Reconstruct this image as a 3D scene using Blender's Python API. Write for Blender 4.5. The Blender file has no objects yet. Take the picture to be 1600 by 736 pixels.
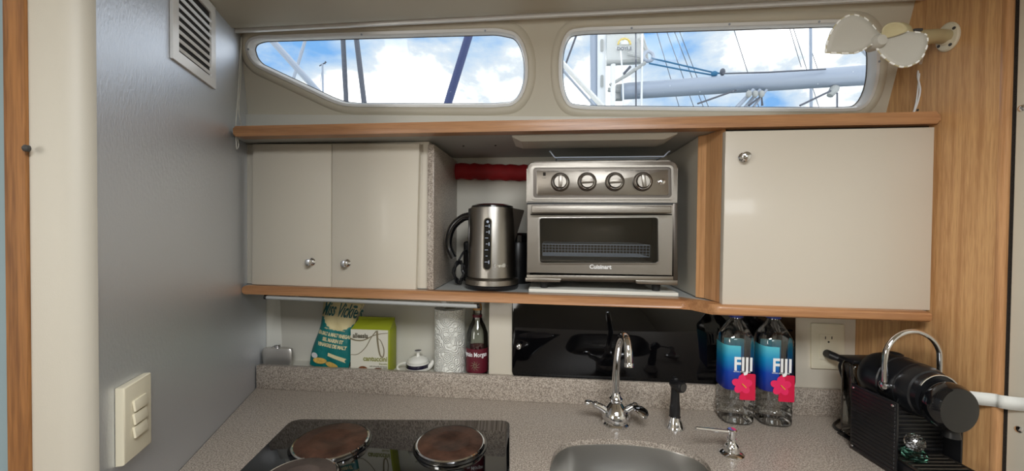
import bpy, bmesh, math, random
from mathutils import Vector, Matrix
V = Vector
random.seed(7)
scene = bpy.context.scene
COL = scene.collection

# ------------------------------------------------------------------ camera
FPX = 620.0
YAW = math.radians(5.31); PITCH = math.radians(0.92); ROLL = 0.009
CAMZ = 1.40
CAM = V((0, 0, CAMZ))
RCAM = (Matrix.Rotation(YAW, 3, 'Z') @ Matrix.Rotation(math.pi / 2 - PITCH, 3, 'X') @ Matrix.Rotation(ROLL, 3, 'Z'))
cd = bpy.data.cameras.new('camera')
cd.sensor_fit = 'HORIZONTAL'; cd.sensor_width = 36.0; cd.lens = 36.0 * FPX / 1600.0
cd.clip_start = 0.02; cd.clip_end = 500
cam = bpy.data.objects.new('camera', cd); COL.objects.link(cam)
cam.matrix_world = Matrix.Translation(CAM) @ RCAM.to_4x4()
scene.camera = cam

# ------------------------------------------------------------------ colour management, sky
vs = scene.view_settings
vs.view_transform = 'Standard'; vs.look = 'None'; vs.gamma = 1; vs.exposure = 0.0; vs.use_curve_mapping = False
try:
    scene.cycles.use_denoising = True
    scene.cycles.max_bounces = 10; scene.cycles.transparent_max_bounces = 12
    scene.cycles.transmission_bounces = 8; scene.cycles.glossy_bounces = 6
    scene.cycles.caustics_reflective = False; scene.cycles.caustics_refractive = False
    scene.cycles.sample_clamp_indirect = 4.0
except Exception:
    pass
world = bpy.data.worlds.new('sky'); scene.world = world; world.use_nodes = True
nt = world.node_tree; nt.nodes.clear()
def wn(t, **k):
    n = nt.nodes.new(t)
    for a, b in k.items(): setattr(n, a, b)
    return n
tc = wn('ShaderNodeTexCoord')
mp = wn('ShaderNodeMapping'); mp.inputs['Scale'].default_value = (1, 1, 1.9); mp.inputs['Location'].default_value = (3.1, 0.9, 0.25)
nz = wn('ShaderNodeTexNoise'); nz.inputs['Scale'].default_value = 3.4; nz.inputs['Detail'].default_value = 8; nz.inputs['Roughness'].default_value = 0.55
nz.inputs['Distortion'].default_value = 0.25
rp = wn('ShaderNodeValToRGB')
e = rp.color_ramp.elements
e[0].position = 0.34; e[0].color = (0.056, 0.125, 0.235, 1)
e[1].position = 0.60; e[1].color = (0.62, 0.62, 0.62, 1)
a = e.new(0.42); a.color = (0.14, 0.185, 0.24, 1)
a = e.new(0.48); a.color = (0.21, 0.23, 0.25, 1)
bg = wn('ShaderNodeBackground'); bg.inputs['Strength'].default_value = 4.0
wo = wn('ShaderNodeOutputWorld')
L = nt.links.new
L(tc.outputs['Generated'], mp.inputs['Vector']); L(mp.outputs['Vector'], nz.inputs['Vector'])
L(nz.outputs['Fac'], rp.inputs['Fac']); L(rp.outputs['Color'], bg.inputs['Color']); L(bg.outputs['Background'], wo.inputs['Surface'])

def area(name, loc, target, sx, sy, power, color):
    ld = bpy.data.lights.new(name, 'AREA'); ld.shape = 'RECTANGLE'; ld.size = sx; ld.size_y = sy
    ld.energy = power; ld.color = color
    o = bpy.data.objects.new(name, ld); COL.objects.link(o)
    o.location = loc
    o.rotation_euler = (V(target) - V(loc)).to_track_quat('-Z', 'Y').to_euler()
    return o
# daylight through the overhead hatch, the companionway and the windows of the opposite side
area('hatch_daylight', (0.15, -0.25, 1.955), (0.15, -0.15, 0), 0.55, 0.55, 24, (0.95, 0.98, 1.0))
area('far_window_daylight', (0.9, -1.93, 1.72), (0.0, 0.9, 1.75), 1.3, 0.26, 8, (0.92, 0.97, 1.0))
area('companionway_daylight', (-1.40, -1.25, 1.45), (0.5, 0.9, 1.5), 0.55, 0.8, 12, (1.0, 0.97, 0.92))

# ------------------------------------------------------------------ pixel helpers (points of the photo onto real planes)
def ray(px, py):
    return (RCAM @ V(((px - 800) / FPX, -(py - 368) / FPX, -1))).normalized()
def on_plane(px, py, p0, n):
    d = ray(px, py); return CAM + d * ((V(p0) - CAM).dot(V(n)) / d.dot(V(n)))
def on_y(px, py, y): return on_plane(px, py, (0, y, 0), (0, 1, 0))
def on_z(px, py, z): return on_plane(px, py, (0, 0, z), (0, 0, 1))
def on_x(px, py, x): return on_plane(px, py, (x, 0, 0), (1, 0, 0))
RY = Matrix.Rotation(YAW, 3, 'Z')
def c2w(x, y, z=0.0):
    v = RY @ V((x, y, 0)); return V((v.x, v.y, z))
CT = 0.92                       # counter top height

# ------------------------------------------------------------------ materials
def newmat(name):
    m = bpy.data.materials.new(name); m.use_nodes = True
    return m, m.node_tree, m.node_tree.nodes['Principled BSDF']
def srgb(r, g, b):
    f = lambda c: (c / 255 / 12.92) if c / 255 <= 0.04045 else ((c / 255 + 0.055) / 1.055) ** 2.4
    return (f(r), f(g), f(b), 1)
def mat(name, col, rough=0.5, metal=0.0, coat=0.0, noise=None, bump=None, spec=None, trans=0.0, ior=None, sheen=0.0):
    """col sRGB tuple; noise=(scale, amount, stretch); bump=(scale, strength, stretch)"""
    m, t, p = newmat(name)
    c = srgb(*col)
    p.inputs['Base Color'].default_value = c; p.inputs['Roughness'].default_value = rough; p.inputs['Metallic'].default_value = metal
    p.inputs['Coat Weight'].default_value = coat; p.inputs['Coat Roughness'].default_value = 0.08
    p.inputs['Transmission Weight'].default_value = trans
    if ior: p.inputs['IOR'].default_value = ior
    if spec is not None: p.inputs['Specular IOR Level'].default_value = spec
    if sheen: p.inputs['Sheen Weight'].default_value = sheen
    def nzn(sc, st):
        co = t.nodes.new('ShaderNodeTexCoord'); mpn = t.nodes.new('ShaderNodeMapping'); mpn.inputs['Scale'].default_value = st
        n = t.nodes.new('ShaderNodeTexNoise'); n.inputs['Scale'].default_value = sc; n.inputs['Detail'].default_value = 5
        t.links.new(co.outputs['Object'], mpn.inputs['Vector']); t.links.new(mpn.outputs['Vector'], n.inputs['Vector'])
        return n
    if noise:
        n = nzn(noise[0], noise[2] if len(noise) > 2 else (1, 1, 1))
        r = t.nodes.new('ShaderNodeValToRGB'); am = noise[1]
        r.color_ramp.elements[0].position = 0.3; r.color_ramp.elements[1].position = 0.7
        r.color_ramp.elements[0].color = tuple(x * (1 - am) for x in c[:3]) + (1,)
        r.color_ramp.elements[1].color = tuple(min(1, x * (1 + am)) for x in c[:3]) + (1,)
        t.links.new(n.outputs['Fac'], r.inputs['Fac']); t.links.new(r.outputs['Color'], p.inputs['Base Color'])
    if bump:
        n = nzn(bump[0], bump[2] if len(bump) > 2 else (1, 1, 1))
        b = t.nodes.new('ShaderNodeBump'); b.inputs['Strength'].default_value = bump[1]; b.inputs['Distance'].default_value = 0.002
        t.links.new(n.outputs['Fac'], b.inputs['Height']); t.links.new(b.outputs['Normal'], p.inputs['Normal'])
    return m
def wood(name, axis, base=(186, 136, 92), dark=(158, 110, 72), rough=0.38, scale=1.0):
    m, t, p = newmat(name)
    co = t.nodes.new('ShaderNodeTexCoord'); mpn = t.nodes.new('ShaderNodeMapping')
    s = [70 * scale] * 3; s['xyz'.index(axis)] = 2.2 * scale
    mpn.inputs['Scale'].default_value = s
    n = t.nodes.new('ShaderNodeTexNoise'); n.inputs['Scale'].default_value = 1.0; n.inputs['Detail'].default_value = 7; n.inputs['Distortion'].default_value = 0.6
    mp2 = t.nodes.new('ShaderNodeMapping'); s2 = [420 * scale] * 3; s2['xyz'.index(axis)] = 18 * scale
    mp2.inputs['Scale'].default_value = s2
    n2 = t.nodes.new('ShaderNodeTexNoise'); n2.inputs['Scale'].default_value = 1.0; n2.inputs['Detail'].default_value = 2
    mx = t.nodes.new('ShaderNodeMath'); mx.operation = 'MULTIPLY_ADD'; mx.inputs[1].default_value = 0.55
    r = t.nodes.new('ShaderNodeValToRGB')
    r.color_ramp.elements[0].position = 0.60; r.color_ramp.elements[0].color = srgb(*dark)
    r.color_ramp.elements[1].position = 0.92; r.color_ramp.elements[1].color = srgb(*base)
    l = t.links.new
    l(co.outputs['Object'], mpn.inputs['Vector']); l(mpn.outputs['Vector'], n.inputs['Vector'])
    l(co.outputs['Object'], mp2.inputs['Vector']); l(mp2.outputs['Vector'], n2.inputs['Vector'])
    l(n2.outputs['Fac'], mx.inputs[0]); l(n.outputs['Fac'], mx.inputs[2]); l(mx.outputs[0], r.inputs['Fac'])
    l(r.outputs['Color'], p.inputs['Base Color'])
    p.inputs['Roughness'].default_value = rough; p.inputs['Coat Weight'].default_value = 0.25; p.inputs['Coat Roughness'].default_value = 0.25
    return m
def granite(name):
    m, t, p = newmat(name); l = t.links.new
    co = t.nodes.new('ShaderNodeTexCoord')
    def ns(sc, a, b, det=1.5):
        n = t.nodes.new('ShaderNodeTexNoise'); n.inputs['Scale'].default_value = sc; n.inputs['Detail'].default_value = det
        l(co.outputs['Object'], n.inputs['Vector'])
        r = t.nodes.new('ShaderNodeMapRange'); r.inputs['From Min'].default_value = a; r.inputs['From Max'].default_value = b
        l(n.outputs['Fac'], r.inputs['Value']); return r.outputs['Result']
    def mixc(fac, c1, c2):
        x = t.nodes.new('ShaderNodeMix'); x.data_type = 'RGBA'; l(fac, x.inputs['Factor'])
        for i, c in ((6, c1), (7, c2)):
            if isinstance(c, tuple): x.inputs[i].default_value = c
            else: l(c, x.inputs[i])
        return x.outputs[2]
    c = mixc(ns(330, .40, .60, 2.5), srgb(134, 122, 111), srgb(190, 178, 165))
    c = mixc(ns(420, .62, .68), c, srgb(88, 79, 72))
    v = t.nodes.new('ShaderNodeTexNoise'); v.inputs['Scale'].default_value = 510; v.inputs['Detail'].default_value = 1
    mv = t.nodes.new('ShaderNodeMapping'); mv.inputs['Location'].default_value = (5, 3, 2)
    l(co.outputs['Object'], mv.inputs['Vector']); l(mv.outputs['Vector'], v.inputs['Vector'])
    r = t.nodes.new('ShaderNodeMapRange'); r.inputs['From Min'].default_value = .63; r.inputs['From Max'].default_value = .68
    l(v.outputs['Fac'], r.inputs['Value'])
    c = mixc(r.outputs['Result'], c, srgb(222, 214, 200))
    l(c, p.inputs['Base Color']); p.inputs['Roughness'].default_value = 0.32
    return m
def glass_thin(name, tint=(0.97, 0.985, 0.98), refl=1.45, extra=0.0):
    m = bpy.data.materials.new(name); m.use_nodes = True; t = m.node_tree; t.nodes.clear(); l = t.links.new
    tr = t.nodes.new('ShaderNodeBsdfTransparent'); tr.inputs['Color'].default_value = tint + (1,)
    gl = t.nodes.new('ShaderNodeBsdfGlossy'); gl.inputs['Roughness'].default_value = 0.02
    fr = t.nodes.new('ShaderNodeFresnel'); fr.inputs['IOR'].default_value = refl
    ad = t.nodes.new('ShaderNodeMath'); ad.operation = 'ADD'; ad.inputs[1].default_value = extra; ad.use_clamp = True
    mx = t.nodes.new('ShaderNodeMixShader'); o = t.nodes.new('ShaderNodeOutputMaterial')
    l(fr.outputs[0], ad.inputs[0]); l(ad.outputs[0], mx.inputs[0]); l(tr.outputs[0], mx.inputs[1]); l(gl.outputs[0], mx.inputs[2]); l(mx.outputs[0], o.inputs[0])
    return m

M = {}
M['liner'] = mat('beige_vinyl_liner', (200, 194, 178), 0.55, bump=(700, .12))
M['postvinyl'] = mat('greyish_cream_vinyl', (192, 186, 172), 0.5, bump=(600, .1))
M['wallcream'] = mat('cream_moulded_wall', (208, 202, 186), 0.42, noise=(3, .03))
M['cream'] = mat('cream_gloss_laminate', (214, 206, 190), 0.38, coat=0.1, noise=(2, .015))
M['creamdoor'] = mat('cream_gloss_door_laminate', (206, 197, 182), 0.30, coat=0.35, bump=(9, .06))
M['white'] = mat('white_moulding', (226, 224, 214), 0.3)
M['whitecool'] = mat('cool_white_frame', (244, 246, 248), 0.25)
M['greywall'] = mat('silver_grey_metallic_laminate', (224, 228, 235), 0.46, metal=0.95, bump=(260, .35, (1, 1, .45)))
M['recess'] = mat('recess_white_panel', (214, 210, 198), 0.4)
M['shelfgrey'] = mat('pale_grey_laminate', (176, 178, 176), 0.4)
M['woodx'] = wood('oak_grain_lengthwise', 'x')
M['woodz'] = wood('oak_grain_upright', 'z', base=(206, 156, 108), dark=(176, 126, 82))
M['woodpanel'] = wood('oak_veneer_panel', 'z', base=(210, 164, 112), dark=(180, 132, 86), scale=1.6)
M['teak'] = wood('brown_door_frame_wood', 'z', base=(160, 108, 58), dark=(118, 74, 36))
M['granite'] = granite('speckled_grey_granite')
M['steel'] = mat('brushed_steel', (156, 152, 146), 0.28, 1.0, bump=(120, .12, (1, 1, 30)))
M['steelh'] = mat('brushed_steel_lengthwise', (146, 140, 132), 0.32, 1.0, noise=(4, .06), bump=(160, .10, (1, 30, 30)))
M['sinksteel'] = mat('satin_sink_steel', (190, 188, 184), 0.33, 1.0, bump=(200, .05))
M['chrome'] = mat('chrome', (225, 226, 228), 0.06, 1.0)
M['flasksteel'] = mat('satin_flask_steel', (206, 202, 196), 0.42, 0.85)
M['darksteel'] = mat('dark_steel', (92, 86, 80), 0.35, 0.9)
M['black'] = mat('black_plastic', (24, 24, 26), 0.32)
M['blackgloss'] = mat('gloss_black_plastic', (14, 15, 18), 0.12, coat=.5)
M['barrelblack'] = mat('satin_black_shell', (22, 23, 26), 0.28)
M['blackglass'] = mat('black_glass', (4, 4, 5), 0.03, spec=0.36)
M['blackdoor'] = mat('black_acrylic', (7, 7, 9), 0.05, spec=0.4)
M['rubber'] = mat('black_rubber', (18, 18, 18), 0.7)
M['gapdark'] = mat('dark_gap', (30, 26, 22), 0.8)
M['rust'] = mat('rusty_cast_iron', (80, 54, 42), 0.5, 0.25, noise=(34, .55), bump=(160, .3))
M['iron'] = mat('worn_grey_iron', (92, 80, 74), 0.55, 0.3, noise=(26, .25), bump=(160, .3))
M['ivory'] = mat('ivory_plastic', (222, 214, 190), 0.35)
M['khaki'] = mat('yellowed_fan_plastic', (188, 176, 138), 0.4)
M['fabric'] = mat('off_white_fan_fabric', (184, 180, 170), 0.85, bump=(900, .2))
M['stitch'] = mat('white_edge_binding', (236, 234, 228), 0.6)
M['dkgrey'] = mat('dark_grey_plastic', (60, 58, 56), 0.5)
M['paper'] = mat('white_paper_towel', (236, 236, 230), 0.9)
M['teal'] = mat('teal_print', (18, 112, 112), 0.5)
M['tealdark'] = mat('dark_teal_ink', (10, 84, 84), 0.5)
M['greenbox'] = mat('lime_green_card', (150, 158, 30), 0.5)
M['cardwhite'] = mat('cream_card', (232, 228, 212), 0.55)
M['olive'] = mat('olive_ink', (138, 140, 60), 0.5)
M['taupe'] = mat('taupe_ink', (140, 130, 104), 0.5)
M['inkdark'] = mat('grey_brown_ink', (92, 86, 70), 0.5)
M['biscuit'] = mat('brown_biscuit_print', (128, 76, 44), 0.5, noise=(200, .35))
M['chip'] = mat('golden_crisp_print', (222, 182, 96), 0.5, noise=(120, .15))
M['creamink'] = mat('cream_ink', (226, 214, 170), 0.5)
M['whiteink'] = mat('white_ink', (240, 240, 240), 0.4)
M['porcelain'] = mat('white_porcelain', (236, 234, 226), 0.12, coat=.5)
M['navy'] = mat('dark_navy_glaze', (30, 26, 48), 0.15, coat=.5)
M['redcloth'] = mat('red_cloth', (150, 16, 22), 0.7, noise=(30, .15))
M['maroon'] = mat('maroon_label', (92, 16, 34), 0.45)
M['rum'] = glass_thin('clear_spirit_glass', (0.86, 0.88, 0.84), 1.5, 0.05)
M['amber'] = mat('amber_cap', (176, 128, 70), 0.35)
M['water'] = glass_thin('clear_water_bottle', (0.98, 0.99, 0.99), 1.5, 0.09)
M['drop'] = mat('rain_drop', (245, 250, 252), 0.02, trans=1.0, ior=1.33)
M['bluecap'] = mat('blue_cap', (34, 60, 150), 0.35)
M['redlabel'] = mat('crimson_label', (206, 22, 66), 0.4)
M['pink'] = mat('hibiscus_pink', (232, 40, 96), 0.4)
M['stamen'] = mat('yellow_stamen', (230, 180, 60), 0.4)
M['greenglass'] = mat('green_glass', (120, 190, 170), 0.03, trans=1.0, ior=1.45)
M['clearglass'] = mat('cut_glass', (250, 250, 250), 0.02, trans=1.0, ior=1.5)
M['tank'] = glass_thin('smoky_clear_plastic', (0.62, 0.62, 0.62), 1.5, 0.03)
M['pane'] = glass_thin('window_glass', (0.98, 0.99, 0.99), 1.25)
M['ovenglass'] = glass_thin('smoked_oven_glass', (0.85, 0.85, 0.84), 1.45, 0.02)
M['strap'] = mat('white_webbing', (222, 222, 216), 0.75, bump=(900, .2))
M['alu'] = mat('silver_painted_spar', (168, 178, 194), 0.35, 0.2)
M['shroud'] = mat('dark_rigging', (88, 92, 104), 0.5)
M['bluestrut'] = mat('blue_sail_cover_strut', (62, 74, 120), 0.6)
M['sailcover'] = mat('pale_grey_sail_cover', (206, 208, 206), 0.8, bump=(60, .3))
M['bluerope'] = mat('blue_rope', (50, 110, 150), 0.7)
M['yellow'] = mat('yellow_print', (226, 196, 70), 0.5)
M['bluegrey'] = mat('pale_blue_door_edge', (140, 160, 166), 0.4)
M['floorwood'] = wood('cabin_sole_wood', 'x', base=(140, 92, 52), dark=(96, 58, 30))

# gradient label for the water bottles (print that runs from turquoise to deep blue)
def label_gradient():
    m, t, p = newmat('turquoise_to_blue_label'); l = t.links.new
    co = t.nodes.new('ShaderNodeTexCoord'); s = t.nodes.new('ShaderNodeSeparateXYZ'); r = t.nodes.new('ShaderNodeMapRange')
    r.inputs['From Min'].default_value = 0.088; r.inputs['From Max'].default_value = 0.198
    rr = t.nodes.new('ShaderNodeValToRGB'); rr.color_ramp.elements[0].color = srgb(22, 30, 110); rr.color_ramp.elements[1].color = srgb(90, 190, 205)
    q = rr.color_ramp.elements.new(0.4); q.color = srgb(10, 60, 160)
    q = rr.color_ramp.elements.new(0.72); q.color = srgb(20, 140, 190)
    l(co.outputs['Object'], s.inputs[0]); l(s.outputs['Z'], r.inputs['Value']); l(r.outputs['Result'], rr.inputs['Fac']); l(rr.outputs['Color'], p.inputs['Base Color'])
    p.inputs['Roughness'].default_value = 0.3
    return m
M['gradlabel'] = label_gradient()

# ------------------------------------------------------------------ geometry helpers
def B(): return bmesh.new()
def box(bm, lo, hi, bev=0.0, seg=2):
    lo = V(lo); hi = V(hi)
    lo, hi = V([min(a, b) for a, b in zip(lo, hi)]), V([max(a, b) for a, b in zip(lo, hi)])
    vs_ = [bm.verts.new((x, y, z)) for z in (lo.z, hi.z) for y in (lo.y, hi.y) for x in (lo.x, hi.x)]
    fs = [bm.faces.new([vs_[i] for i in f]) for f in ((0, 2, 3, 1), (4, 5, 7, 6), (0, 1, 5, 4), (2, 6, 7, 3), (0, 4, 6, 2), (1, 3, 7, 5))]
    if bev:
        es = list({e_ for f in fs for e_ in f.edges})
        bmesh.ops.bevel(bm, geom=es, offset=bev, segments=seg, profile=0.5, affect='EDGES')
    return bm
def rpoly(pts, r, n=6):
    """polygon with rounded corners; r number or list"""
    out = []; N = len(pts)
    pts = [V(p) for p in pts]
    if not isinstance(r, (list, tuple)): r = [r] * N
    for i in range(N):
        p = pts[i]; a_ = pts[i - 1]; b_ = pts[(i + 1) % N]
        if r[i] <= 0: out.append(p); continue
        da = (a_ - p); db = (b_ - p)
        ra = min(r[i], da.length * .49); rb = min(r[i], db.length * .49)
        s = p + da.normalized() * ra; t_ = p + db.normalized() * rb
        for k in range(n + 1):
            u = k / n
            # rational-ish quarter arc
            w = 0.7071
            A = (1 - u) ** 2; Bq = 2 * u * (1 - u) * w; Cq = u * u
            out.append((s * A + p * Bq + t_ * Cq) / (A + Bq + Cq))
    return out
def plate(bm, front, thick, bev=0.0, seg=2, bevback=False):
    """front: 3D points; thick: vector to the back face"""
    thick = V(thick)
    vf = [bm.verts.new(p) for p in front]; vb = [bm.verts.new(V(p) + thick) for p in front]
    f = bm.faces.new(vf); g = bm.faces.new(list(reversed(vb)))
    n = len(vf)
    for i in range(n):
        bm.faces.new([vf[i], vb[i], vb[(i + 1) % n], vf[(i + 1) % n]])
    if bev:
        es = list(f.edges) + (list(g.edges) if bevback else [])
        bmesh.ops.bevel(bm, geom=es, offset=bev, segments=seg, profile=0.5, affect='EDGES')
    return bm
def ringplate(bm, outer, inner, thick):
    thick = V(thick); n = len(outer)
    o1 = [bm.verts.new(p) for p in outer]; i1 = [bm.verts.new(p) for p in inner]
    o2 = [bm.verts.new(V(p) + thick) for p in outer]; i2 = [bm.verts.new(V(p) + thick) for p in inner]
    for k in range(n):
        j = (k + 1) % n
        bm.faces.new([o1[k], o1[j], i1[j], i1[k]]); bm.faces.new([o2[k], i2[k], i2[j], o2[j]])
        bm.faces.new([o1[k], o2[k], o2[j], o1[j]]); bm.faces.new([i1[k], i1[j], i2[j], i2[k]])
    return bm
def frame_for(d):
    d = V(d).normalized(); up = V((0, 0, 1)) if abs(d.z) < .95 else V((1, 0, 0))
    a_ = d.cross(up).normalized(); return a_, d.cross(a_).normalized(), d
def lathe(bm, prof, center=(0, 0, 0), axis=(0, 0, 1), n=32, sx=1.0, sy=1.0):
    a_, b_, d = frame_for(axis); c = V(center); rings = []
    for r, h in prof:
        if r <= 1e-6: rings.append([bm.verts.new(c + d * h)])
        else: rings.append([bm.verts.new(c + d * h + a_ * (r * sx * math.cos(2 * math.pi * k / n)) + b_ * (r * sy * math.sin(2 * math.pi * k / n))) for k in range(n)])
    for p, q in zip(rings, rings[1:]):
        if len(p) == 1 and len(q) == 1: continue
        for k in range(n):
            j = (k + 1) % n
            if len(p) == 1: bm.faces.new([p[0], q[j], q[k]])
            elif len(q) == 1: bm.faces.new([p[k], p[j], q[0]])
            else: bm.faces.new([p[k], p[j], q[j], q[k]])
    for R_ in (rings[0], rings[-1]):
        if len(R_) > 2: bm.faces.new(R_)
    return bm
def spline(pts, n=8):
    pts = [V(p) for p in pts]; out = []
    P = [pts[0] * 2 - pts[1]] + pts + [pts[-1] * 2 - pts[-2]]
    for i in range(1, len(P) - 2):
        p0, p1, p2, p3 = P[i - 1:i + 3]
        for k in range(n):
            t = k / n
            out.append(0.5 * ((2 * p1) + (p2 - p0) * t + (2 * p0 - 5 * p1 + 4 * p2 - p3) * t * t + (3 * p1 - p0 - 3 * p2 + p3) * t ** 3))
    out.append(pts[-1]); return out
def tube(bm, pts, r, n=10, closed=False):
    pts = [V(p) for p in pts]; N = len(pts)
    rs = r if isinstance(r, (list, tuple)) else [r] * N
    if len(rs) != N: rs = [rs[0] + (rs[-1] - rs[0]) * i / (N - 1) for i in range(N)]
    rings = []; prev = None
    for i, p in enumerate(pts):
        if closed: d = pts[(i + 1) % N] - pts[i - 1]
        else: d = pts[min(i + 1, N - 1)] - pts[max(i - 1, 0)]
        d.normalize()
        if prev is None: a_, b_, _ = frame_for(d)
        else:
            a_ = (prev - d * prev.dot(d)).normalized(); b_ = d.cross(a_)
        prev = a_
        rings.append([bm.verts.new(p + a_ * (rs[i] * math.cos(2 * math.pi * k / n)) + b_ * (rs[i] * math.sin(2 * math.pi * k / n))) for k in range(n)])
    m = N if closed else N - 1
    for i in range(m):
        p, q = rings[i], rings[(i + 1) % N]
        for k in range(n):
            j = (k + 1) % n; bm.faces.new([p[k], p[j], q[j], q[k]])
    if not closed: bm.faces.new(rings[0]); bm.faces.new(rings[-1])
    return bm
def ball(bm, c, r, seg=20, sc=(1, 1, 1)):
    mt = Matrix.Translation(c) @ Matrix.Diagonal((sc[0], sc[1], sc[2], 1))
    bmesh.ops.create_uvsphere(bm, u_segments=seg, v_segments=max(6, seg // 2), radius=r, matrix=mt); return bm

def link_mesh(name, bm, m, smooth=True, origin=None, angle=35):
    bmesh.ops.recalc_face_normals(bm, faces=bm.faces[:])
    if origin is None:
        xs = [v.co.x for v in bm.verts]; ys = [v.co.y for v in bm.verts]; zs = [v.co.z for v in bm.verts]
        origin = V(((min(xs) + max(xs)) / 2, (min(ys) + max(ys)) / 2, min(zs)))
    bmesh.ops.translate(bm, vec=-V(origin), verts=bm.verts[:])
    me = bpy.data.meshes.new(name); bm.to_mesh(me); bm.free()
    if smooth:
        for p in me.polygons: p.use_smooth = True
        me.set_sharp_from_angle(angle=math.radians(angle))
    me.materials.append(M[m] if isinstance(m, str) else m)
    o = bpy.data.objects.new(name, me); COL.objects.link(o); o.location = origin
    return o
def tag(o, label=None, cat=None, group=None, kind=None):
    if label: o['label'] = label
    if cat: o['category'] = cat
    if group: o['group'] = group
    if kind: o['kind'] = kind
    return o
ROOTS = {}
def thing(name, label, cat, loc=(0, 0, 0), group=None):
    o = bpy.data.objects.new(name, None); COL.objects.link(o); o.location = loc; o.empty_display_size = .02
    ROOTS[o.name] = V(loc); return tag(o, label, cat, group)
def obj(name, bm, m, parent=None, label=None, smooth=True, angle=35, xf=None):
    """mesh object from world-space geometry; as a child it keeps its world place"""
    if xf is not None: bmesh.ops.transform(bm, matrix=xf, verts=bm.verts[:])
    if parent is None: return tag(link_mesh(name, bm, m, smooth, None, angle), label)
    base = ROOTS[parent.name]
    o = link_mesh(name, bm, m, smooth, base, angle)
    o.location = (0, 0, 0); o.parent = parent; ROOTS[o.name] = base
    if label: o['label'] = label
    return o
def single(name, bm, m, label, cat, group=None, **k):
    o = obj(name, bm, m, None, label, **k); ROOTS[o.name] = V(o.location); return tag(o, label, cat, group)
def struct(name, bm, m, parent=None, **k):
    o = obj(name, bm, m, parent, **k)
    if parent is None: o['kind'] = 'structure'; ROOTS[o.name] = V(o.location)
    return o
def text_bm(s, size, origin, right, up, extrude=0.0004, align='LEFT', shear=0.0, bold=0.0, spacing=1.0, warp=None, sx=1.0):
    cu = bpy.data.curves.new('lettering', 'FONT'); cu.body = s; cu.size = size; cu.align_x = align; cu.shear = shear
    cu.extrude = extrude; cu.offset = bold; cu.space_character = spacing; cu.resolution_u = 3
    to = bpy.data.objects.new('lettering_tmp', cu); COL.objects.link(to)
    bpy.context.view_layer.update()
    me = bpy.data.meshes.new_from_object(to.evaluated_get(bpy.context.evaluated_depsgraph_get()))
    bpy.data.objects.remove(to); bpy.data.curves.remove(cu)
    bm = bmesh.new(); bm.from_mesh(me); bpy.data.meshes.remove(me)
    right = V(right).normalized(); up = V(up).normalized(); nrm = right.cross(up)
    for v in bm.verts:
        x, y, z = v.co.x * sx, v.co.y, v.co.z
        v.co = warp(x, y, z) if warp else V(origin) + right * x + up * y + nrm * z
    return bm
def curve_plate(name, outlines, o0, ex, ey, depth, bevel=0.0):
    """flat plate with holes: outlines are 2D loops in the frame (o0, ex, ey); returns bmesh in world"""
    cu = bpy.data.curves.new(name, 'CURVE'); cu.dimensions = '2D'; cu.fill_mode = 'BOTH'; cu.extrude = depth / 2; cu.bevel_depth = bevel
    for pts in outlines:
        s = cu.splines.new('POLY'); s.points.add(len(pts) - 1)
        for q, p in zip(s.points, pts): q.co = (p[0], p[1], 0, 1)
        s.use_cyclic_u = True
    to = bpy.data.objects.new(name + '_tmp', cu); COL.objects.link(to); bpy.context.view_layer.update()
    me = bpy.data.meshes.new_from_object(to.evaluated_get(bpy.context.evaluated_depsgraph_get()))
    bpy.data.objects.remove(to); bpy.data.curves.remove(cu)
    bm = bmesh.new(); bm.from_mesh(me); bpy.data.meshes.remove(me)
    bmesh.ops.remove_doubles(bm, verts=bm.verts[:], dist=1e-6)
    ex = V(ex); ey = V(ey); n = ex.cross(ey)
    for v in bm.verts: v.co = V(o0) + ex * v.co.x + ey * v.co.y + n * v.co.z
    return bm

# ================================================================== STRUCTURE
ZC = CAMZ + 0.52
# ---- left bulkhead (silver grey) : plane through two counter points
A0 = c2w(-.758, 1.172); LW = (c2w(-.27, 1.0) - c2w(0, 0)).normalized()          # direction away from the camera
LWn = V((LW.y, -LW.x, 0))                                                        # towards the galley
def onL(px, py, off=0.0): return on_plane(px, py, A0 + LWn * off, LWn)
def lw_at(y):
    t = (y - A0.y) / LW.y; return A0.x + LW.x * t
pe = onL(150, 368)                                                               # near end of the bulkhead
near = V((pe.x, pe.y, 0)); far = A0 + LW * .35
mid_ = A0 + LW * ((1.085 - A0.y) / LW.y)
bm = B()
plate(bm, [V((near.x, near.y, 0)), V((far.x, far.y, 0)), V((far.x, far.y, 1.67)), V((mid_.x, mid_.y, 1.67)), V((mid_.x, mid_.y, 2.05)), V((near.x, near.y, 2.05))], -LWn * .03)
struct('wall_left', bm, 'greywall')
# moulded beige post rounding the end of the bulkhead
pl = [near + LWn * .002]
camd = RY @ V((-1, 0, 0))
for k in range(9):
    t = k / 8 * math.pi / 2 * 1.0
    pl.append(near + LWn * .002 - LW * (.022 * math.sin(t)) - LWn * (.030 * (1 - math.cos(t))) )
lastp = pl[-1]
q = onL(47, 368); dr = ray(47, 368)
tt = (lastp.y) / dr.y
endp = V((dr.x * (tt * .985), dr.y * (tt * .985), 0))
pl += [endp, endp + V((-.01, .06, 0)), near - LWn * .05 + LW * .02]
bm = B(); plate(bm, [V((p.x, p.y, 0)) for p in pl], (0, 0, 2.05)); struct('trim_1', bm, 'postvinyl')
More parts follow.
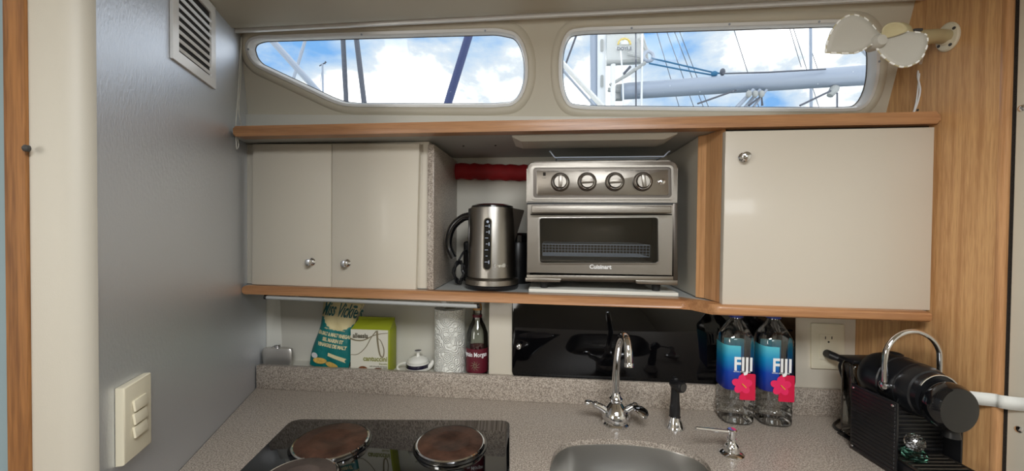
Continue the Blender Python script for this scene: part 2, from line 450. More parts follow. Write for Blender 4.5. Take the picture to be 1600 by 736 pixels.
# door frame wood at far left, and the pale edge beyond
d8 = ray(8, 368); w1 = endp + V((-.0005, -.004, 0)); k8 = (endp.y - .006) / d8.y
w2 = V((d8.x * k8, d8.y * k8, 0))
bm = B(); plate(bm, [w1, w1 + V((0, .04, 0)), w2 + V((0, .04, 0)), w2], (0, 0, 2.05)); struct('trim_2', bm, 'teak')
bm = B(); plate(bm, [w2 + V((-.001, .02, 0)), w2 + V((-.001, .05, 0)), w2 + V((-.75, .02, 0)), w2 + V((-.75, -.01, 0))], (0, 0, 2.05)); struct('door_1', bm, 'bluegrey')
# latch hook on the frame edge
hp = V((w1.x, w1.y, 0)); dh = ray(43, 232); kk = (w1.y - .003) / dh.y; hp = CAM + dh * kk
bm = B(); lathe(bm, [(0, 0), (.0045, 0), (.0045, .004), (.002, .006), (0, .0065)], hp + V((0, .001, 0)), (0, -1, 0), 16)
single('door_latch_pin', bm, 'dkgrey', 'small dark catch on the brown wooden frame at far left', 'latch')

# ---- right wood bulkhead
def rwx(y): return .836 + .2 * (.935 - y)
R0 = V((rwx(.94), .94, 0)); R1 = V((rwx(1.11), 1.11, 0)); RW = (R1 - R0).normalized(); RWn = V((-RW.y, RW.x, 0))
def onR(px, py, off=0.0): return on_plane(px, py, R0 + RWn * off, RWn)
rn = onR(1561, 368); rn = V((rn.x, rn.y, 0)); rf = R0 + RW * .30
rm = V((rwx(1.07), 1.07, 0)); bm = B(); plate(bm, [rn, rf, rf + V((0, 0, 1.67)), rm + V((0, 0, 1.67)), rm + V((0, 0, 2.05)), rn + V((0, 0, 2.05))], -RWn * .02); struct('wall_right', bm, 'woodpanel')
# solid wood lipping at the near edge
bm = B(); box(bm, (0, 0, 0), (.022, .012, 2.05), .003)
mt = Matrix.Translation(rn + RWn * .001) @ Matrix.Rotation(math.atan2(-RWn.y, -RWn.x), 4, 'Z') @ Matrix.Translation((0, -.006, 0))
struct('trim_3', bm, 'woodz', xf=mt)
# dark gap and beige panel going on towards the camera
g0 = rn - RW * .012
bm = B(); plate(bm, [g0 - RWn * .012, g0 + RW * .012 - RWn * .012, g0 + RW * .012 - RWn * .03, g0 - RWn * .03 - RW * .3], (0, 0, 2.05)); struct('trim_4', bm, 'gapdark')
def onR2(px, py): return on_plane(px, py, R0 - RWn * .012, RWn)
b0 = onR2(1574, 368); b0 = V((b0.x, b0.y, 0))
bm = B(); plate(bm, [b0, b0 - RW * .55, b0 - RW * .55 + V((0, 0, 2.05)), b0 + V((0, 0, 2.05))], -RWn * .02, .004); struct('wall_right_forward', bm, 'wallcream')

# ---- hull wall with the two windows, leaning inwards
W0 = V((0, 1.052, 1.68)); W1 = V((0, .995, 1.915)); WE = (W1 - W0).normalized(); WN = WE.cross(V((1, 0, 0))).normalized()   # WN: sign fixed below
if WN.y > 0: WN = -WN
EX = V((1, 0, 0))
def onW(px, py, off=0.0): return on_plane(px, py, W0 + WN * off, WN)
def w2d(p): d = p - W0; return (d.dot(EX), d.dot(WE))
def from2d(q, off=0.0): return W0 + EX * q[0] + WE * q[1] + WN * off
gl1 = rpoly([V((388, 70)), V((402, 62)), V((600, 56)), V((775, 51)), V((819, 60)), V((819, 158)), V((768, 162)), V((545, 161)), V((524, 156)), V((396, 96))],
            [9, 10, 0, 8, 46, 46, 6, 14, 14, 12], 8)
gl2 = rpoly([V((879, 55)), V((915, 50)), V((1110, 44)), V((1308, 38)), V((1367, 42)), V((1364, 166)), V((1308, 168)), V((1100, 167)), V((915, 165)), V((879, 160))],
            [46, 10, 0, 10, 48, 60, 10, 0, 10, 46], 8)
def to2(pts): return [w2d(onW(p.x, p.y)) for p in pts]
def offset2(pts, d):
    """move a closed 2D loop outwards by d"""
    n = len(pts); out = []
    ar = sum(pts[i][0] * pts[(i + 1) % n][1] - pts[(i + 1) % n][0] * pts[i][1] for i in range(n))
    s = 1 if ar > 0 else -1
    for i in range(n):
        a_ = V(pts[i - 1]); b_ = V(pts[(i + 1) % n]); t = (b_ - a_)
        if t.length < 1e-9: out.append(pts[i]); continue
        t.normalize(); out.append((pts[i][0] + s * t.y * d, pts[i][1] - s * t.x * d))
    return out
G1, G2 = to2(gl1), to2(gl2)
hole1, hole2 = offset2(G1, .004), offset2(G2, .004)
wl = w2d(onW(372, 100))[0] - .06; wr = w2d(onW(1400, 100))[0] + .05
bm = curve_plate('wall_back', [[(wl, -.02), (wr, -.02), (wr, .34), (wl, .34)], hole1, hole2], W0 - WN * .012, EX, WE, .024)
struct('wall_back', bm, 'wallcream')
def window(name, G, d1, label):
    # raised outer surround (beige), white inner frame, dark gasket, pane, screws
    o1 = offset2(G, d1); o1b = offset2(G, d1 - .004); i1 = offset2(G, .010)
    bm = B(); n = len(G)
    loops = [[from2d(q, .0) for q in o1], [from2d(q, .004) for q in o1b], [from2d(q, .005) for q in offset2(G, .014)], [from2d(q, .002) for q in i1], [from2d(q, -.001) for q in i1]]
    rings = [[bm.verts.new(p) for p in lp] for lp in loops]
    for a_, b_ in zip(rings, rings[1:]):
        for k in range(n): bm.faces.new([a_[k], a_[(k + 1) % n], b_[(k + 1) % n], b_[k]])
    root = struct(name, bm, 'wallcream', angle=60)
    root['label'] = label
    bm = B()
    loops = [[from2d(q, .001) for q in offset2(G, .011)], [from2d(q, .0045) for q in offset2(G, .0095)], [from2d(q, .0045) for q in offset2(G, .003)], [from2d(q, -.004) for q in G], [from2d(q, -.022) for q in offset2(G, -.001)]]
    rings = [[bm.verts.new(p) for p in lp] for lp in loops]
    for a_, b_ in zip(rings, rings[1:]):
        for k in range(n): bm.faces.new([a_[k], a_[(k + 1) % n], b_[(k + 1) % n], b_[k]])
    obj('frame', bm, 'whitecool', root, angle=60)
    bm = B(); ringplate(bm, [from2d(q, -.020) for q in offset2(G, .002)], [from2d(q, -.020) for q in offset2(G, -.0022)], -WN * .002)
    obj('gasket', bm, 'dkgrey', root)
    bm = B(); plate(bm, [from2d(q, -.0225) for q in offset2(G, .002)], -WN * .004); obj('pane', bm, 'pane', root, smooth=False)
    return root
w1o = window('window_1', G1, .030, 'long window with pointed left end')
w2o = window('window_2', G2, .030, 'long window with two rounded ends')
# screws on the window frames
for root, pts in ((w1o, [(565, 54), (758, 48), (388, 77)]), (w2o, [(987, 44), (1140, 38), (1280, 34), (1374, 96)])):
    for px, py in pts:
        bm = B(); lathe(bm, [(0, .0015), (.0022, .001), (.0026, 0), (0, 0)], onW(px, py, .0045), WN, 12); obj('screw', bm, 'alu', root)
# rain drops on the outside of the panes
for root, G, n in ((w1o, gl1, 46), (w2o, gl2, 26)):
    bm = B(); k = 0
    xs = [p.x for p in G]; ys = [p.y for p in G]
    while k < n:
        px = random.uniform(min(xs) + 150 * (root is w1o), max(xs) - 12); py = random.uniform(min(ys) + 25, max(ys) - 4)
        py = max(ys) - (max(ys) - py) ** 1.0 * random.random()
        if py < min(ys) + 18: continue
        c = onW(px, py, -.0275); r = random.uniform(.0004, .0010)
        ball(bm, c, r, 8); k += 1
    o = obj('raindrop', bm, 'drop', root); o['kind'] = 'stuff'

# ---- ceiling: liner panel with rolled edge + bright moulding strip + rest of the cabin top with a hatch opening
ca = on_plane(370, 47, (0, .955, 0), (0, 1, 0)); cb = on_plane(1345, -1, (0, .955, 0), (0, 1, 0))
ks = (cb.z - ca.z) / (cb.x - ca.x); z0c = ca.z - ks * ca.x
def cz(x): return z0c + ks * x
bm = B()
prof = [(.955 - .03, 0), (.955 - .012, .0), (.955 - .004, .003), (.955, .010), (.957, .022)]
rows = []
for x in (-1.0, 1.15):
    rows.append([bm.verts.new((x, y, cz(x) + dz)) for y, dz in [(-.6, .0)] + prof + [(.957, .06), (-.6, .06)]])
n = len(rows[0])
for k in range(n): bm.faces.new([rows[0][k], rows[0][(k + 1) % n], rows[1][(k + 1) % n], rows[1][k]])
bm.faces.new(rows[0]); bm.faces.new(rows[1])
# hatch hole: build the near part of the ceiling separately
bmesh.ops.delete(bm, geom=[f for f in bm.faces if False], context='FACES')
obj_c = None
for v in bm.verts:
    if v.co.y < 0: v.co.y = .12
struct('ceiling', bm, 'liner', angle=50)
zt = 1.965
bm = B(); box(bm, (-1.55, -2.05, zt), (1.4, -.55, zt + .03)); box(bm, (-1.55, -.55, zt), (-.16, .13, zt + .03)); box(bm, (.46, -.55, zt), (1.4, .13, zt + .03))
struct('ceiling_aft', bm, 'liner')
bm = B(); ms = []
for x in (-1.0, 1.15):
    ms.append([bm.verts.new((x, y, cz(x) + dz)) for y, dz in ((.958, .008), (.961, -.001), (.969, -.001), (1.0, .016), (1.02, .04), (.958, .04))])
for k in range(6): bm.faces.new([ms[0][k], ms[0][(k + 1) % 6], ms[1][(k + 1) % 6], ms[1][k]])
bm.faces.new(ms[0]); bm.faces.new(ms[1])
struct('trim_5', bm, 'whitecool', angle=60)
# low upstand between shelf and windows
pa = [on_y(375, 178, 1.03), on_y(700, 181, 1.03), on_y(1050, 183, 1.03), on_y(1380, 179, 1.03), on_y(1380, 205, 1.03), on_y(375, 215, 1.03)]
bm = B(); plate(bm, pa, (0, .03, 0), .003); struct('trim_6', bm, 'white')

bm = B(); box(bm, (-1.25, 1.315, 0), (1.1, 1.34, 1.66)); struct('wall_hull', bm, 'recess')
# ---- floor and the rest of the cabin behind the camera
bm = B(); box(bm, (-1.55, -2.05, -.03), (1.4, 1.6, 0)); struct('floor', bm, 'floorwood')
bm = B(); box(bm, (-1.6, -2.05, 0), (-1.55, 1.0, 2.0)); struct('wall_aft', bm, 'liner')
bm = B(); box(bm, (1.15, -2.05, 0), (1.2, .35, 2.0)); struct('wall_forward', bm, 'liner')
bm = B(); box(bm, (-1.55, -2.1, 0), (1.2, -2.05, 2.0)); struct('wall_front', bm, 'liner')
# settee on the far side (only seen as dim reflections)
# ================================================================== OVERHEAD SHELF, CABINETS
YN = .935
bm = B()
tl, tr, br, bl = on_y(364, 197, YN), on_y(1470, 174, YN), on_y(1470, 193, YN), on_y(364, 213, YN)
so = thing('overhead_shelf', 'long shelf with an oak front edge running below the two windows', 'shelf', ((tl + tr) / 2))
plate(bm, rpoly([tl, tr, br, bl], [.005, .007, .006, .005], 5), (0, .035, 0), .0045, 3); obj('oak_nosing', bm, 'woodx', so, 'oak front edge')
zu = lambda x: bl.z + (br.z - bl.z) * (x - bl.x) / (br.x - bl.x) + .003     # underside height along x
bm = B(); v8 = []
for (x, y) in ((lw_at(YN + .03) + .001, YN + .03), (rwx(YN + .03) - .001, YN + .03), (rwx(1.30) - .001, 1.30), (lw_at(1.3) + .001, 1.30)):
    v8.append(V((x, y, zu(x))))
bm = B(); plate(bm, v8, (0, 0, .012)); obj('board', bm, 'shelfgrey', so)

def knob(parent, c, d=(0, -1, 0), s=1.0):
    bm = B(); lathe(bm, [(0, 0), (.0095, 0), (.0100, .002), (.0085, .0035), (.0055, .006), (.0050, .011), (.0080, .016), (.0092, .019), (.0085, .0215), (.006, .0228), (0, .0232)], c, d, 28)
    bmesh.ops.scale(bm, vec=(s, s, s), space=Matrix.Translation(-V(c)), verts=bm.verts[:])
    return obj('knob', bm, 'chrome', parent, 'round chrome knob')
# rail / lower shelf heights
ra = on_y(378, 446.5, 1.0); rbp = on_y(1455, 487, .925)
rk = (rbp.z - ra.z) / (rbp.x - ra.x)
def rz(x): return ra.z + rk * (x - ra.x)

# left wall cabinet
YD = 1.022
cabL = thing('wall_cabinet', 'cream two-door cabinet with chrome knobs beside the grey bulkhead', 'cabinet', on_y(520, 450, 1.1))
xl0 = on_y(386, 330, YD + .016).x; xl1 = on_y(670, 330, YD + .016).x
bm = B()
f = [V((xl0, YD + .016, rz(xl0) + .0005)), V((xl1, YD + .016, rz(xl1) + .0005)), V((xl1, YD + .016, zu(xl1) - .001)), V((xl0, YD + .016, zu(xl0) - .001))]
plate(bm, f, (0, .23, 0), .001); obj('body', bm, 'cream', cabL)
dl = obj('door', plate(B(), [on_y(395, 225, YD), on_y(517.6, 225, YD), on_y(516.8, 448.6, YD), on_y(393.5, 444.5, YD)], (0, .015, 0), .0012), 'cream', cabL)
knob(dl, on_y(488, 409, YD))
dr_ = obj('door', plate(B(), [on_y(519.2, 225, YD), on_y(655, 224.5, YD), on_y(649.5, 455, YD), on_y(518.2, 449, YD)], (0, .015, 0), .0012), 'cream', cabL)
knob(dr_, on_y(543, 411, YD))

# granite divider panel in the niche
xg = on_y(670.5, 330, 1.035).x
bm = B(); x1 = on_y(677.5, 330, 1.02).x
box(bm, (xl1 + .001, 1.022, rz(x1) + .0006), (x1, 1.285, zu(x1) - .012), .0012)
single('divider_panel', bm, 'granite', 'upright speckled granite slab standing left of the kettle', 'panel')

# niche shell: back, right side
xw0 = on_y(1090, 330, 1.03).x
bm = B(); box(bm, (xl1 - .01, 1.29, 1.20), (xw0 + .05, 1.30, 1.67)); struct('wall_niche_back', bm, 'recess')
bm = B(); pl = [V((xw0, 1.03, 0)), V((xw0 + .012, 1.03, 0)), V((xw0 + .012, 1.29, 0)), V((xw0, 1.29, 0))]
plate(bm, [V((p.x, p.y, rz(p.x) + .0005)) for p in pl], (0, 0, .42 - .006), .0005)
for v in bm.verts:
    if v.co.z > 1.5: v.co.z = zu(v.co.x) - .001
single('cabinet_side_panel', bm, 'cream', 'narrow cream upright panel right of the toaster oven', 'panel')
# angled oak corner post
XP = [on_y(1089, 330, 1.028), on_y(1102, 330, 1.012), on_y(1131.5, 330, .947)]
pl = [V((p.x, p.y, 0)) for p in XP]; pl = pl + [pl[2] + V((.0, .085, 0)), pl[0] + V((.014, .004, 0))]
pl[4] = V((pl[4].x, pl[3].y, 0))
bm = B(); n = len(pl)
lo = [bm.verts.new((p.x, p.y, rz(p.x) + .0008)) for p in pl]; hi = [bm.verts.new((p.x, p.y, zu(p.x) - .001)) for p in pl]
bm.faces.new(lo); bm.faces.new(hi)
for k in range(n): bm.faces.new([lo[k], lo[(k + 1) % n], hi[(k + 1) % n], hi[k]])
single('corner_post', bm, 'woodz', 'angled oak post between the open niche and the large cream door', 'post', angle=15)
# right cabinet
YR = .940
cabR = thing('wall_cabinet', 'cream single-door cabinet with one chrome knob beside the oak bulkhead', 'cabinet', on_y(1290, 485, 1.02))
xr0 = XP[2].x + .001; xr1 = rwx(YR + .018) - .001
bm = B(); f = [V((xr0, YR + .018, rz(xr0) + .0008)), V((xr1, YR + .018, rz(xr1) + .0008)), V((xr1, YR + .018, zu(xr1) - .001)), V((xr0, YR + .018, zu(xr0) - .001))]
plate(bm, f, (0, .25, 0), .0005)
for v in bm.verts:
    if v.co.y > 1.1 and v.co.x > .5: v.co.x = rwx(v.co.y) - .001
obj('body', bm, 'gapdark', cabR, 'dark gap around the door')
dR = obj('door', plate(B(), [on_y(1134, 205, YR), on_y(1460.5, 198.5, YR), on_y(1453.5, 485, YR), on_y(1128.5, 476, YR)], (0, .016, 0), .0015), 'creamdoor', cabR)
knob(dR, on_y(1161, 246, YR), (-.1, -1, 0), 1.05)

# lower shelf: oak rail following the fronts + board
xs1 = on_y(1062, 470, 1.0).x; xs2 = on_y(1128, 478, .925).x
path = [V((ra.x, 1.0, 0)), V((xs1, 1.0, 0))]
for k in range(1, 9):
    t = k / 8; s = t * t * (3 - 2 * t); path.append(V((xs1 + (xs2 - xs1) * (t ** .9), 1.0 - .075 * s ** .9, 0)))
path += [V((rbp.x + .002, .925, 0))]
back = [V((rbp.x + .002, .957, 0)), V((xs2 + .01, .957, 0)), V((xs1 + .01, 1.034, 0)), V((ra.x - .002, 1.034, 0))]
shl = thing('lower_shelf', 'shelf with a rounded oak front rail carrying cabinets, kettle and toaster oven', 'shelf', on_y(900, 470, 1.1))
bm = B(); plate(bm, [V((p.x, p.y, 0)) for p in path + back], (0, 0, -.024), .008, 4, True)
for v in bm.verts: v.co.z += rz(v.co.x)
obj('oak_rail', bm, 'woodx', shl, 'oak front rail', angle=50)
bm = B(); pb = [V((ra.x - .01, 1.03, 0)), V((xs1, 1.03, 0)), V((xs2 + .01, .955, 0)), V((rwx(.955) - .001, .955, 0)), V((rwx(1.289) - .001, 1.289, 0)), V((lw_at(1.289) + .001, 1.289, 0)), V((lw_at(1.03) + .001, 1.03, 0))]
pb = pb[1:] if False else pb
plate(bm, pb, (0, 0, -.016))
for v in bm.verts: v.co.z += rz(v.co.x) - .0015
obj('board', bm, 'shelfgrey', shl)
# light bar under the shelf
bm = B(); p0 = on_y(417, 464.5, 1.015); p1 = on_y(746, 478.5, 1.015)
lb = thing('light_bar', 'slim grey light bar fixed beneath the left end of the oak rail', 'light', p0)
tube(bm, [p0, p1], .0058, 14); obj('tube', bm, 'shelfgrey', lb)
bm = B(); tube(bm, [p0 + V((-.006, 0, .001)), p0 + V((.001, 0, 0))], .0066, 12); obj('end_cap', bm, 'black', lb)
bm = B(); tube(bm, [p1, p1 + V((.006, 0, .002))], .0066, 12); obj('end_cap', bm, 'black', lb)
for t in (.15, .85):
    bm = B(); c = p0.lerp(p1, t); box(bm, c + V((-.006, -.003, .003)), c + V((.006, .003, .013))); obj('bracket', bm, 'shelfgrey', lb)

# ================================================================== RECESS BEHIND THE BACKSPLASH
YB = 1.095
gz = on_y(399, 572, YB).z; gz = (gz + on_y(1240, 607, YB).z) / 2
ZF = gz - .016            # sunken floor of the recess
bm = B(); box(bm, (lw_at(1.235) + .02, YB + .018, ZF - .01), (rwx(1.235) - .001, 1.235, ZF)); struct('wall_recess_floor', bm, 'recess')
bm = B(); box(bm, (-.95, 1.20, ZF), (xw0 - .3, 1.21, 1.235)); struct('wall_recess_back', bm, 'recess')
# left side panel of the recess
pL = onL(416, 520); pM = onL(436, 520)
bm = B(); q0 = on_y(437, 470, 1.185)
plate(bm, [V((pL.x + .001, pL.y, ZF)), V((q0.x, 1.199, ZF)), V((q0.x - .012, 1.199, 1.225)), V((pL.x + .001, pL.y, 1.225))], (-.01, .006, 0)); struct('wall_recess_side', bm, 'white')
# face frame: post and right piece with opening for nothing (solid), upright cream
bm = B(); x0 = on_y(764, 530, 1.112).x; x1 = on_y(1341, 540, 1.112).x
box(bm, (x0, 1.112, ZF), (x1, 1.150, 1.222), .001); struct('wall_locker_front', bm, 'cream')
# black sliding locker door
ldt = 1.206
lk = thing('locker_door', 'glossy black acrylic locker door behind the faucet, with one small knob', 'door', on_y(1020, 600, 1.106))
bm = B(); plate(bm, rpoly([V((on_y(800, 480, 1.104).x, 1.104, ldt)), V((on_y(1243, 480, 1.104).x, 1.104, ldt)), on_y(1243, 608.5, 1.104), on_y(800, 590, 1.104)], [.018] * 4, 8), (0, .007, 0), .001)
obj('panel', bm, 'blackdoor', lk)
knob(lk, on_y(811, 540, 1.104), (0, -1, 0), .72)

# outlet
ou = thing('wall_outlet', 'cream wall outlet above the counter, left of the black coffee machine', 'outlet', on_y(1294, 577, 1.112))
bm = B(); plate(bm, rpoly([on_y(1268, 505, 1.106), on_y(1320, 507, 1.106), on_y(1320, 578, 1.106), on_y(1268, 576, 1.106)], .003, 3), (0, .006, 0), .0015); obj('plate', bm, 'ivory', ou)
bm = B(); plate(bm, rpoly([on_y(1281, 522, 1.104), on_y(1308, 523, 1.104), on_y(1308, 563, 1.104), on_y(1281, 562, 1.104)], .002, 3), (0, .003, 0), .0006); rc = obj('receptacle', bm, 'ivory', ou)
bm = B()
for px in (1290, 1300):
    c = on_y(px, 528, 1.1035); box(bm, c - V((.0010, 0, .0035)), c + V((.0010, .001, .0035)))
c = on_y(1295, 534.5, 1.1035); lathe(bm, [(0, 0), (.0026, 0), (.0026, .0006), (0, .0006)], c + V((0, .001, 0)), (0, -1, 0), 12); obj('slot', bm, 'gapdark', rc)
# plug and cord
pc = thing('power_cord', 'black plug and cord running from the outlet down to the coffee machine', 'cord', on_z(1312, 664, CT))
bm = B(); c = on_y(1296, 553, 1.10); tube(bm, [c + V((-.004, .003, 0)), c + V((-.004, -.016, 0)), c + V((.004, -.024, -.002)), c + V((.014, -.026, -.010))], [.0105, .0105, .009, .006], 12); obj('plug', bm, 'black', pc)
bm = B(); s0 = c + V((.013, -.026, -.009))
cp = [s0, on_y(1312, 574, 1.072), on_y(1319, 598, 1.06), on_y(1322, 625, 1.06), on_z(1323, 652, CT + .006), on_z(1312, 656, CT + .004), on_z(1303, 664, CT + .004), on_z(1310, 672, CT + .004), on_z(1322, 672, CT + .004), on_z(1329, 668, CT + .004)]
tube(bm, spline(cp, 7), .0033, 8); obj('cord', bm, 'black', pc)

# ================================================================== COUNTER, SINK, HOB
skv = [(858, 742), (861, 720), (868, 704), (880, 694), (900, 688), (950, 686), (1000, 689), (1050, 697), (1085, 709), (1104, 723), (1116, 742)]
S = [on_z(px, py, CT) for px, py in skv]
sk = [S[0]] + S + []
cen = V((sum(p.x for p in S) / len(S), .66, CT))
extra = [V((S[-1].x + .006, .70, CT)), V((S[-1].x + .002, .62, CT)), V((S[-1].x - .03, .56, CT)), V((cen.x, .54, CT)), V((S[0].x + .03, .56, CT)), V((S[0].x - .004, .62, CT)), V((S[0].x - .006, .70, CT))]
loop = S + extra
loop = spline(loop + [loop[0]], 5)[:-1]
SK2 = [(p.x, p.y) for p in loop]
outer = [(lw_at(.43) + .001, .43), (.84, .43), (rwx(.84) - .001, .84), (rwx(YB + .02) - .001, YB + .02), (lw_at(YB + .02) + .001, YB + .02)]
bm = curve_plate('worktop', [outer, SK2], V((0, 0, CT - .006)), V((1, 0, 0)), V((0, 1, 0)), .012)
wt = thing('worktop', 'speckled grey granite worktop holding the hob and the sink', 'worktop', V((0, .8, CT - .012)))
obj('slab', bm, 'granite', wt)
bm = B(); box(bm, (lw_at(YB) + .002, YB, CT + .0002), (rwx(YB + .016) - .001, YB + .016, gz), .0015); single('backsplash', bm, 'granite', 'low speckled granite upstand along the back of the worktop', 'backsplash')
# base cabinet under the worktop
bm = B(); plate(bm, [V((lw_at(.47) + .004, .47, 0)), V((.80, .47, 0)), V((.79, 1.09, 0)), V((lw_at(1.09) + .004, 1.09, 0))], (0, 0, .62)); single('base_cabinet', bm, 'cream', 'cream base cabinet below the granite worktop', 'cabinet')
# sink
sn = thing('sink', 'rounded stainless steel sink set under the worktop in front of the faucet', 'sink', V((cen.x, cen.y, CT - .2)))
bm = B(); n = len(loop); cc = V((sum(p.x for p in loop) / n, sum(p.y for p in loop) / n, CT))
def sc_loop(s, z, off=0): return [bm.verts.new((cc.x + (p.x - cc.x) * s, cc.y + (p.y - cc.y) * s, z)) for p in loop]
rings = [sc_loop(1.05, CT - .0125), sc_loop(1.015, CT - .0125), sc_loop(1.01, CT - .016), sc_loop(1.0, CT - .10), sc_loop(.985, CT - .15), sc_loop(.93, CT - .172), sc_loop(.80, CT - .18), sc_loop(.16, CT - .186)]
for a_, b_ in zip(rings, rings[1:]):
    for k in range(n): bm.faces.new([a_[k], a_[(k + 1) % n], b_[(k + 1) % n], b_[k]])
bm.faces.new(rings[-1])
so_ = obj('bowl', bm, 'sinksteel', sn, angle=60)
so_.modifiers.new('thick', 'SOLIDIFY').thickness = -.0015
bm = B(); lathe(bm, [(0, 0), (.032, 0), (.036, .003), (.028, .004), (.020, .001), (0, .001)], V((cc.x, cc.y, CT - .1855)), (0, 0, 1), 28); obj('drain', bm, 'chrome', sn)

# hob
hb = thing('electric_hob', 'black glass electric hob let into the worktop at the left', 'hob', on_z(600, 700, CT))
hz = CT + .005
hp = [on_z(340, 768, hz), on_z(457, 655, hz), on_z(796, 657, hz), on_z(796, 768, hz)]
hp[0] = hp[1] + (hp[0] - hp[1]).normalized() * .50; hp[3] = hp[2] + (hp[3] - hp[2]).normalized() * .36; hp[0].y = max(hp[0].y, .46); hp[3].y = max(hp[3].y, .46)
bm = B(); plate(bm, rpoly(hp, [.012, .022, .018, .012], 8), (0, 0, -.0045), .0012); obj('glass_top', bm, 'blackglass', hb)
def burner(px, py, r, m):
    c = on_z(px, py, hz + .010); c.z = hz
    bm = B(); lathe(bm, [(r + .009, .0002), (r + .0085, .0012), (r + .0035, .0016), (r + .003, .0002), (0, .0002)], c, n=64); e_ = obj('burner_well', bm, 'blackgloss', hb)
    bm = B(); lathe(bm, [(r, .001), (r + .003, .0015), (r + .0035, .0055), (r + .0012, .0075), (r - .002, .0065), (r - .002, .002)], c, n=64)
    bm.faces.ensure_lookup_table(); rr = obj('burner_ring', bm, 'chrome', hb)
    bm = B(); lathe(bm, [(0, .007), (r * .2, .0072), (r * .22, .0080), (r * .55, .0084), (r * .60, .0090), (r * .62, .0084), (r * .95, .0084), (r - .001, .0070), (r - .002, .003), (0, .003)], c, n=64)
    obj('burner_plate', bm, m, rr)
burner(518, 685, .076, 'rust'); burner(704, 688, .072, 'rust'); burner(466, 744, .066, 'iron'); burner(712, 778, .074, 'iron')

# ================================================================== FAUCET, SPRAYER, SOAP DISPENSER
fb = on_z(962, 662, CT); fb.z = CT
fa = thing('faucet', 'chrome gooseneck mixer faucet with two lever handles behind the sink', 'faucet', fb)
bm = B(); lathe(bm, [(0, 0), (.032, 0), (.033, .004), (.029, .008), (.0285, .011), (.034, .017), (.035, .025), (.030, .036), (.020, .047), (.014, .054), (.0165, .058), (.0165, .064), (.0125, .069), (.0105, .078), (0, .078)], fb, n=36)
obj('body', bm, 'chrome', fa)
def fpt(px, py, D):
    d = ray(px, py); fw = RCAM @ V((0, 0, -1)); return CAM + d * (D / d.dot(fw))
D0 = (fb - CAM).dot(RCAM @ V((0, 0, -1)))
sp = [fpt(962, 632, D0), fpt(962, 600, D0), fpt(963, 572, D0 - .004), fpt(966, 545, D0 - .018), fpt(970, 529, D0 - .040), fpt(975, 524, D0 - .065), fpt(979.5, 533, D0 - .092), fpt(982, 552, D0 - .106), fpt(982.5, 571, D0 - .108)]
bm = B(); tube(bm, spline(sp, 8), [.0100] * 3 + [.0098] * (8 * 8 - 2), 20) if False else tube(bm, spline(sp, 8), .0092, 20)
lathe(bm, [(0, 0), (.0105, 0), (.0105, .008), (.0092, .010), (0, .010)], sp[-1] + V((0, 0, -.003)), (sp[-2] - sp[-1]).normalized(), 20)
obj('spout', bm, 'chrome', fa)
def lever(side, tip_px, tipD, mid_px, midD, w):
    a_ = fb + (RY @ V((side * .022, -.002, 0))) + V((0, 0, .030)); m_ = fpt(mid_px[0], mid_px[1], midD); t_ = fpt(tip_px[0], tip_px[1], tipD)
    bm = B(); tube(bm, spline([a_, a_.lerp(m_, .5) + V((0, 0, .002)), m_], 6), [.0105, .0075], 14)
    ball(bm, m_, .0085, 14)
    hd = obj('handle', bm, 'chrome', fa)
    bm = B(); dd = (t_ - m_); pts = [m_ + dd * k / 8 for k in range(9)]
    up = V((0, 0, 1)); sd = dd.cross(up).normalized(); top = []; 
    prof = [.006, .008, .010, .0115, .0125, .0125, .0115, .009, .004]
    pr = None
    for k, p in enumerate(pts):
        bow = math.sin(math.pi * k / 8) * .005
        ring = []
        for j in range(12):
            an = 2 * math.pi * j / 12
            ring.append(bm.verts.new(p + sd * math.cos(an) * prof[k] * w + up * (math.sin(an) * .0042 + bow)))
        if pr:
            for j in range(12): bm.faces.new([pr[j], pr[(j + 1) % 12], ring[(j + 1) % 12], ring[j]])
        else: bm.faces.new(ring)
        pr = ring
    bm.faces.new(pr); obj('lever', bm, 'chrome', hd)
lever(-1, (914, 630), D0 - .02, (930, 632), D0 - .005, .8)
lever(1, (1009, 652), D0 - .06, (992, 634), D0 - .012, 1.25)

sb = on_z(1054, 668, CT); sb.z = CT
spr = thing('side_sprayer', 'black handled side sprayer in a chrome holder right of the faucet', 'sprayer', sb)
bm = B(); lathe(bm, [(0, 0), (.0225, 0), (.0225, .004), (.019, .009), (.015, .022), (.0135, .028), (0, .028)], sb, n=28); obj('holder', bm, 'chrome', spr)
bm = B(); lathe(bm, [(0, .026), (.0105, .026), (.0125, .034), (.0125, .050), (.0108, .060), (.0098, .085), (.0095, .098), (.0115, .103), (.0105, .112), (.006, .117), (0, .118)], sb, n=24)
obj('grip', bm, 'black', spr)
hc = sb + V((0, 0, .106)); dv = (RY @ V((.45, -1, .0))).normalized()
bm = B(); lathe(bm, [(0, -.012), (.008, -.012), (.0115, -.004), (.013, .008), (.0138, .020), (.0118, .024), (0, .0235)], hc, dv, 24); hd = obj('spray_head', bm, 'black', spr)
bm = B(); lathe(bm, [(0, .0238), (.009, .0238), (.009, .025), (0, .0255)], hc, dv, 20); obj('nozzle', bm, 'dkgrey', hd)
bm = B(); box(bm, hc + V((-.004, -.004, .010)), hc + V((.006, .012, .016)), .002); obj('trigger', bm, 'black', spr)

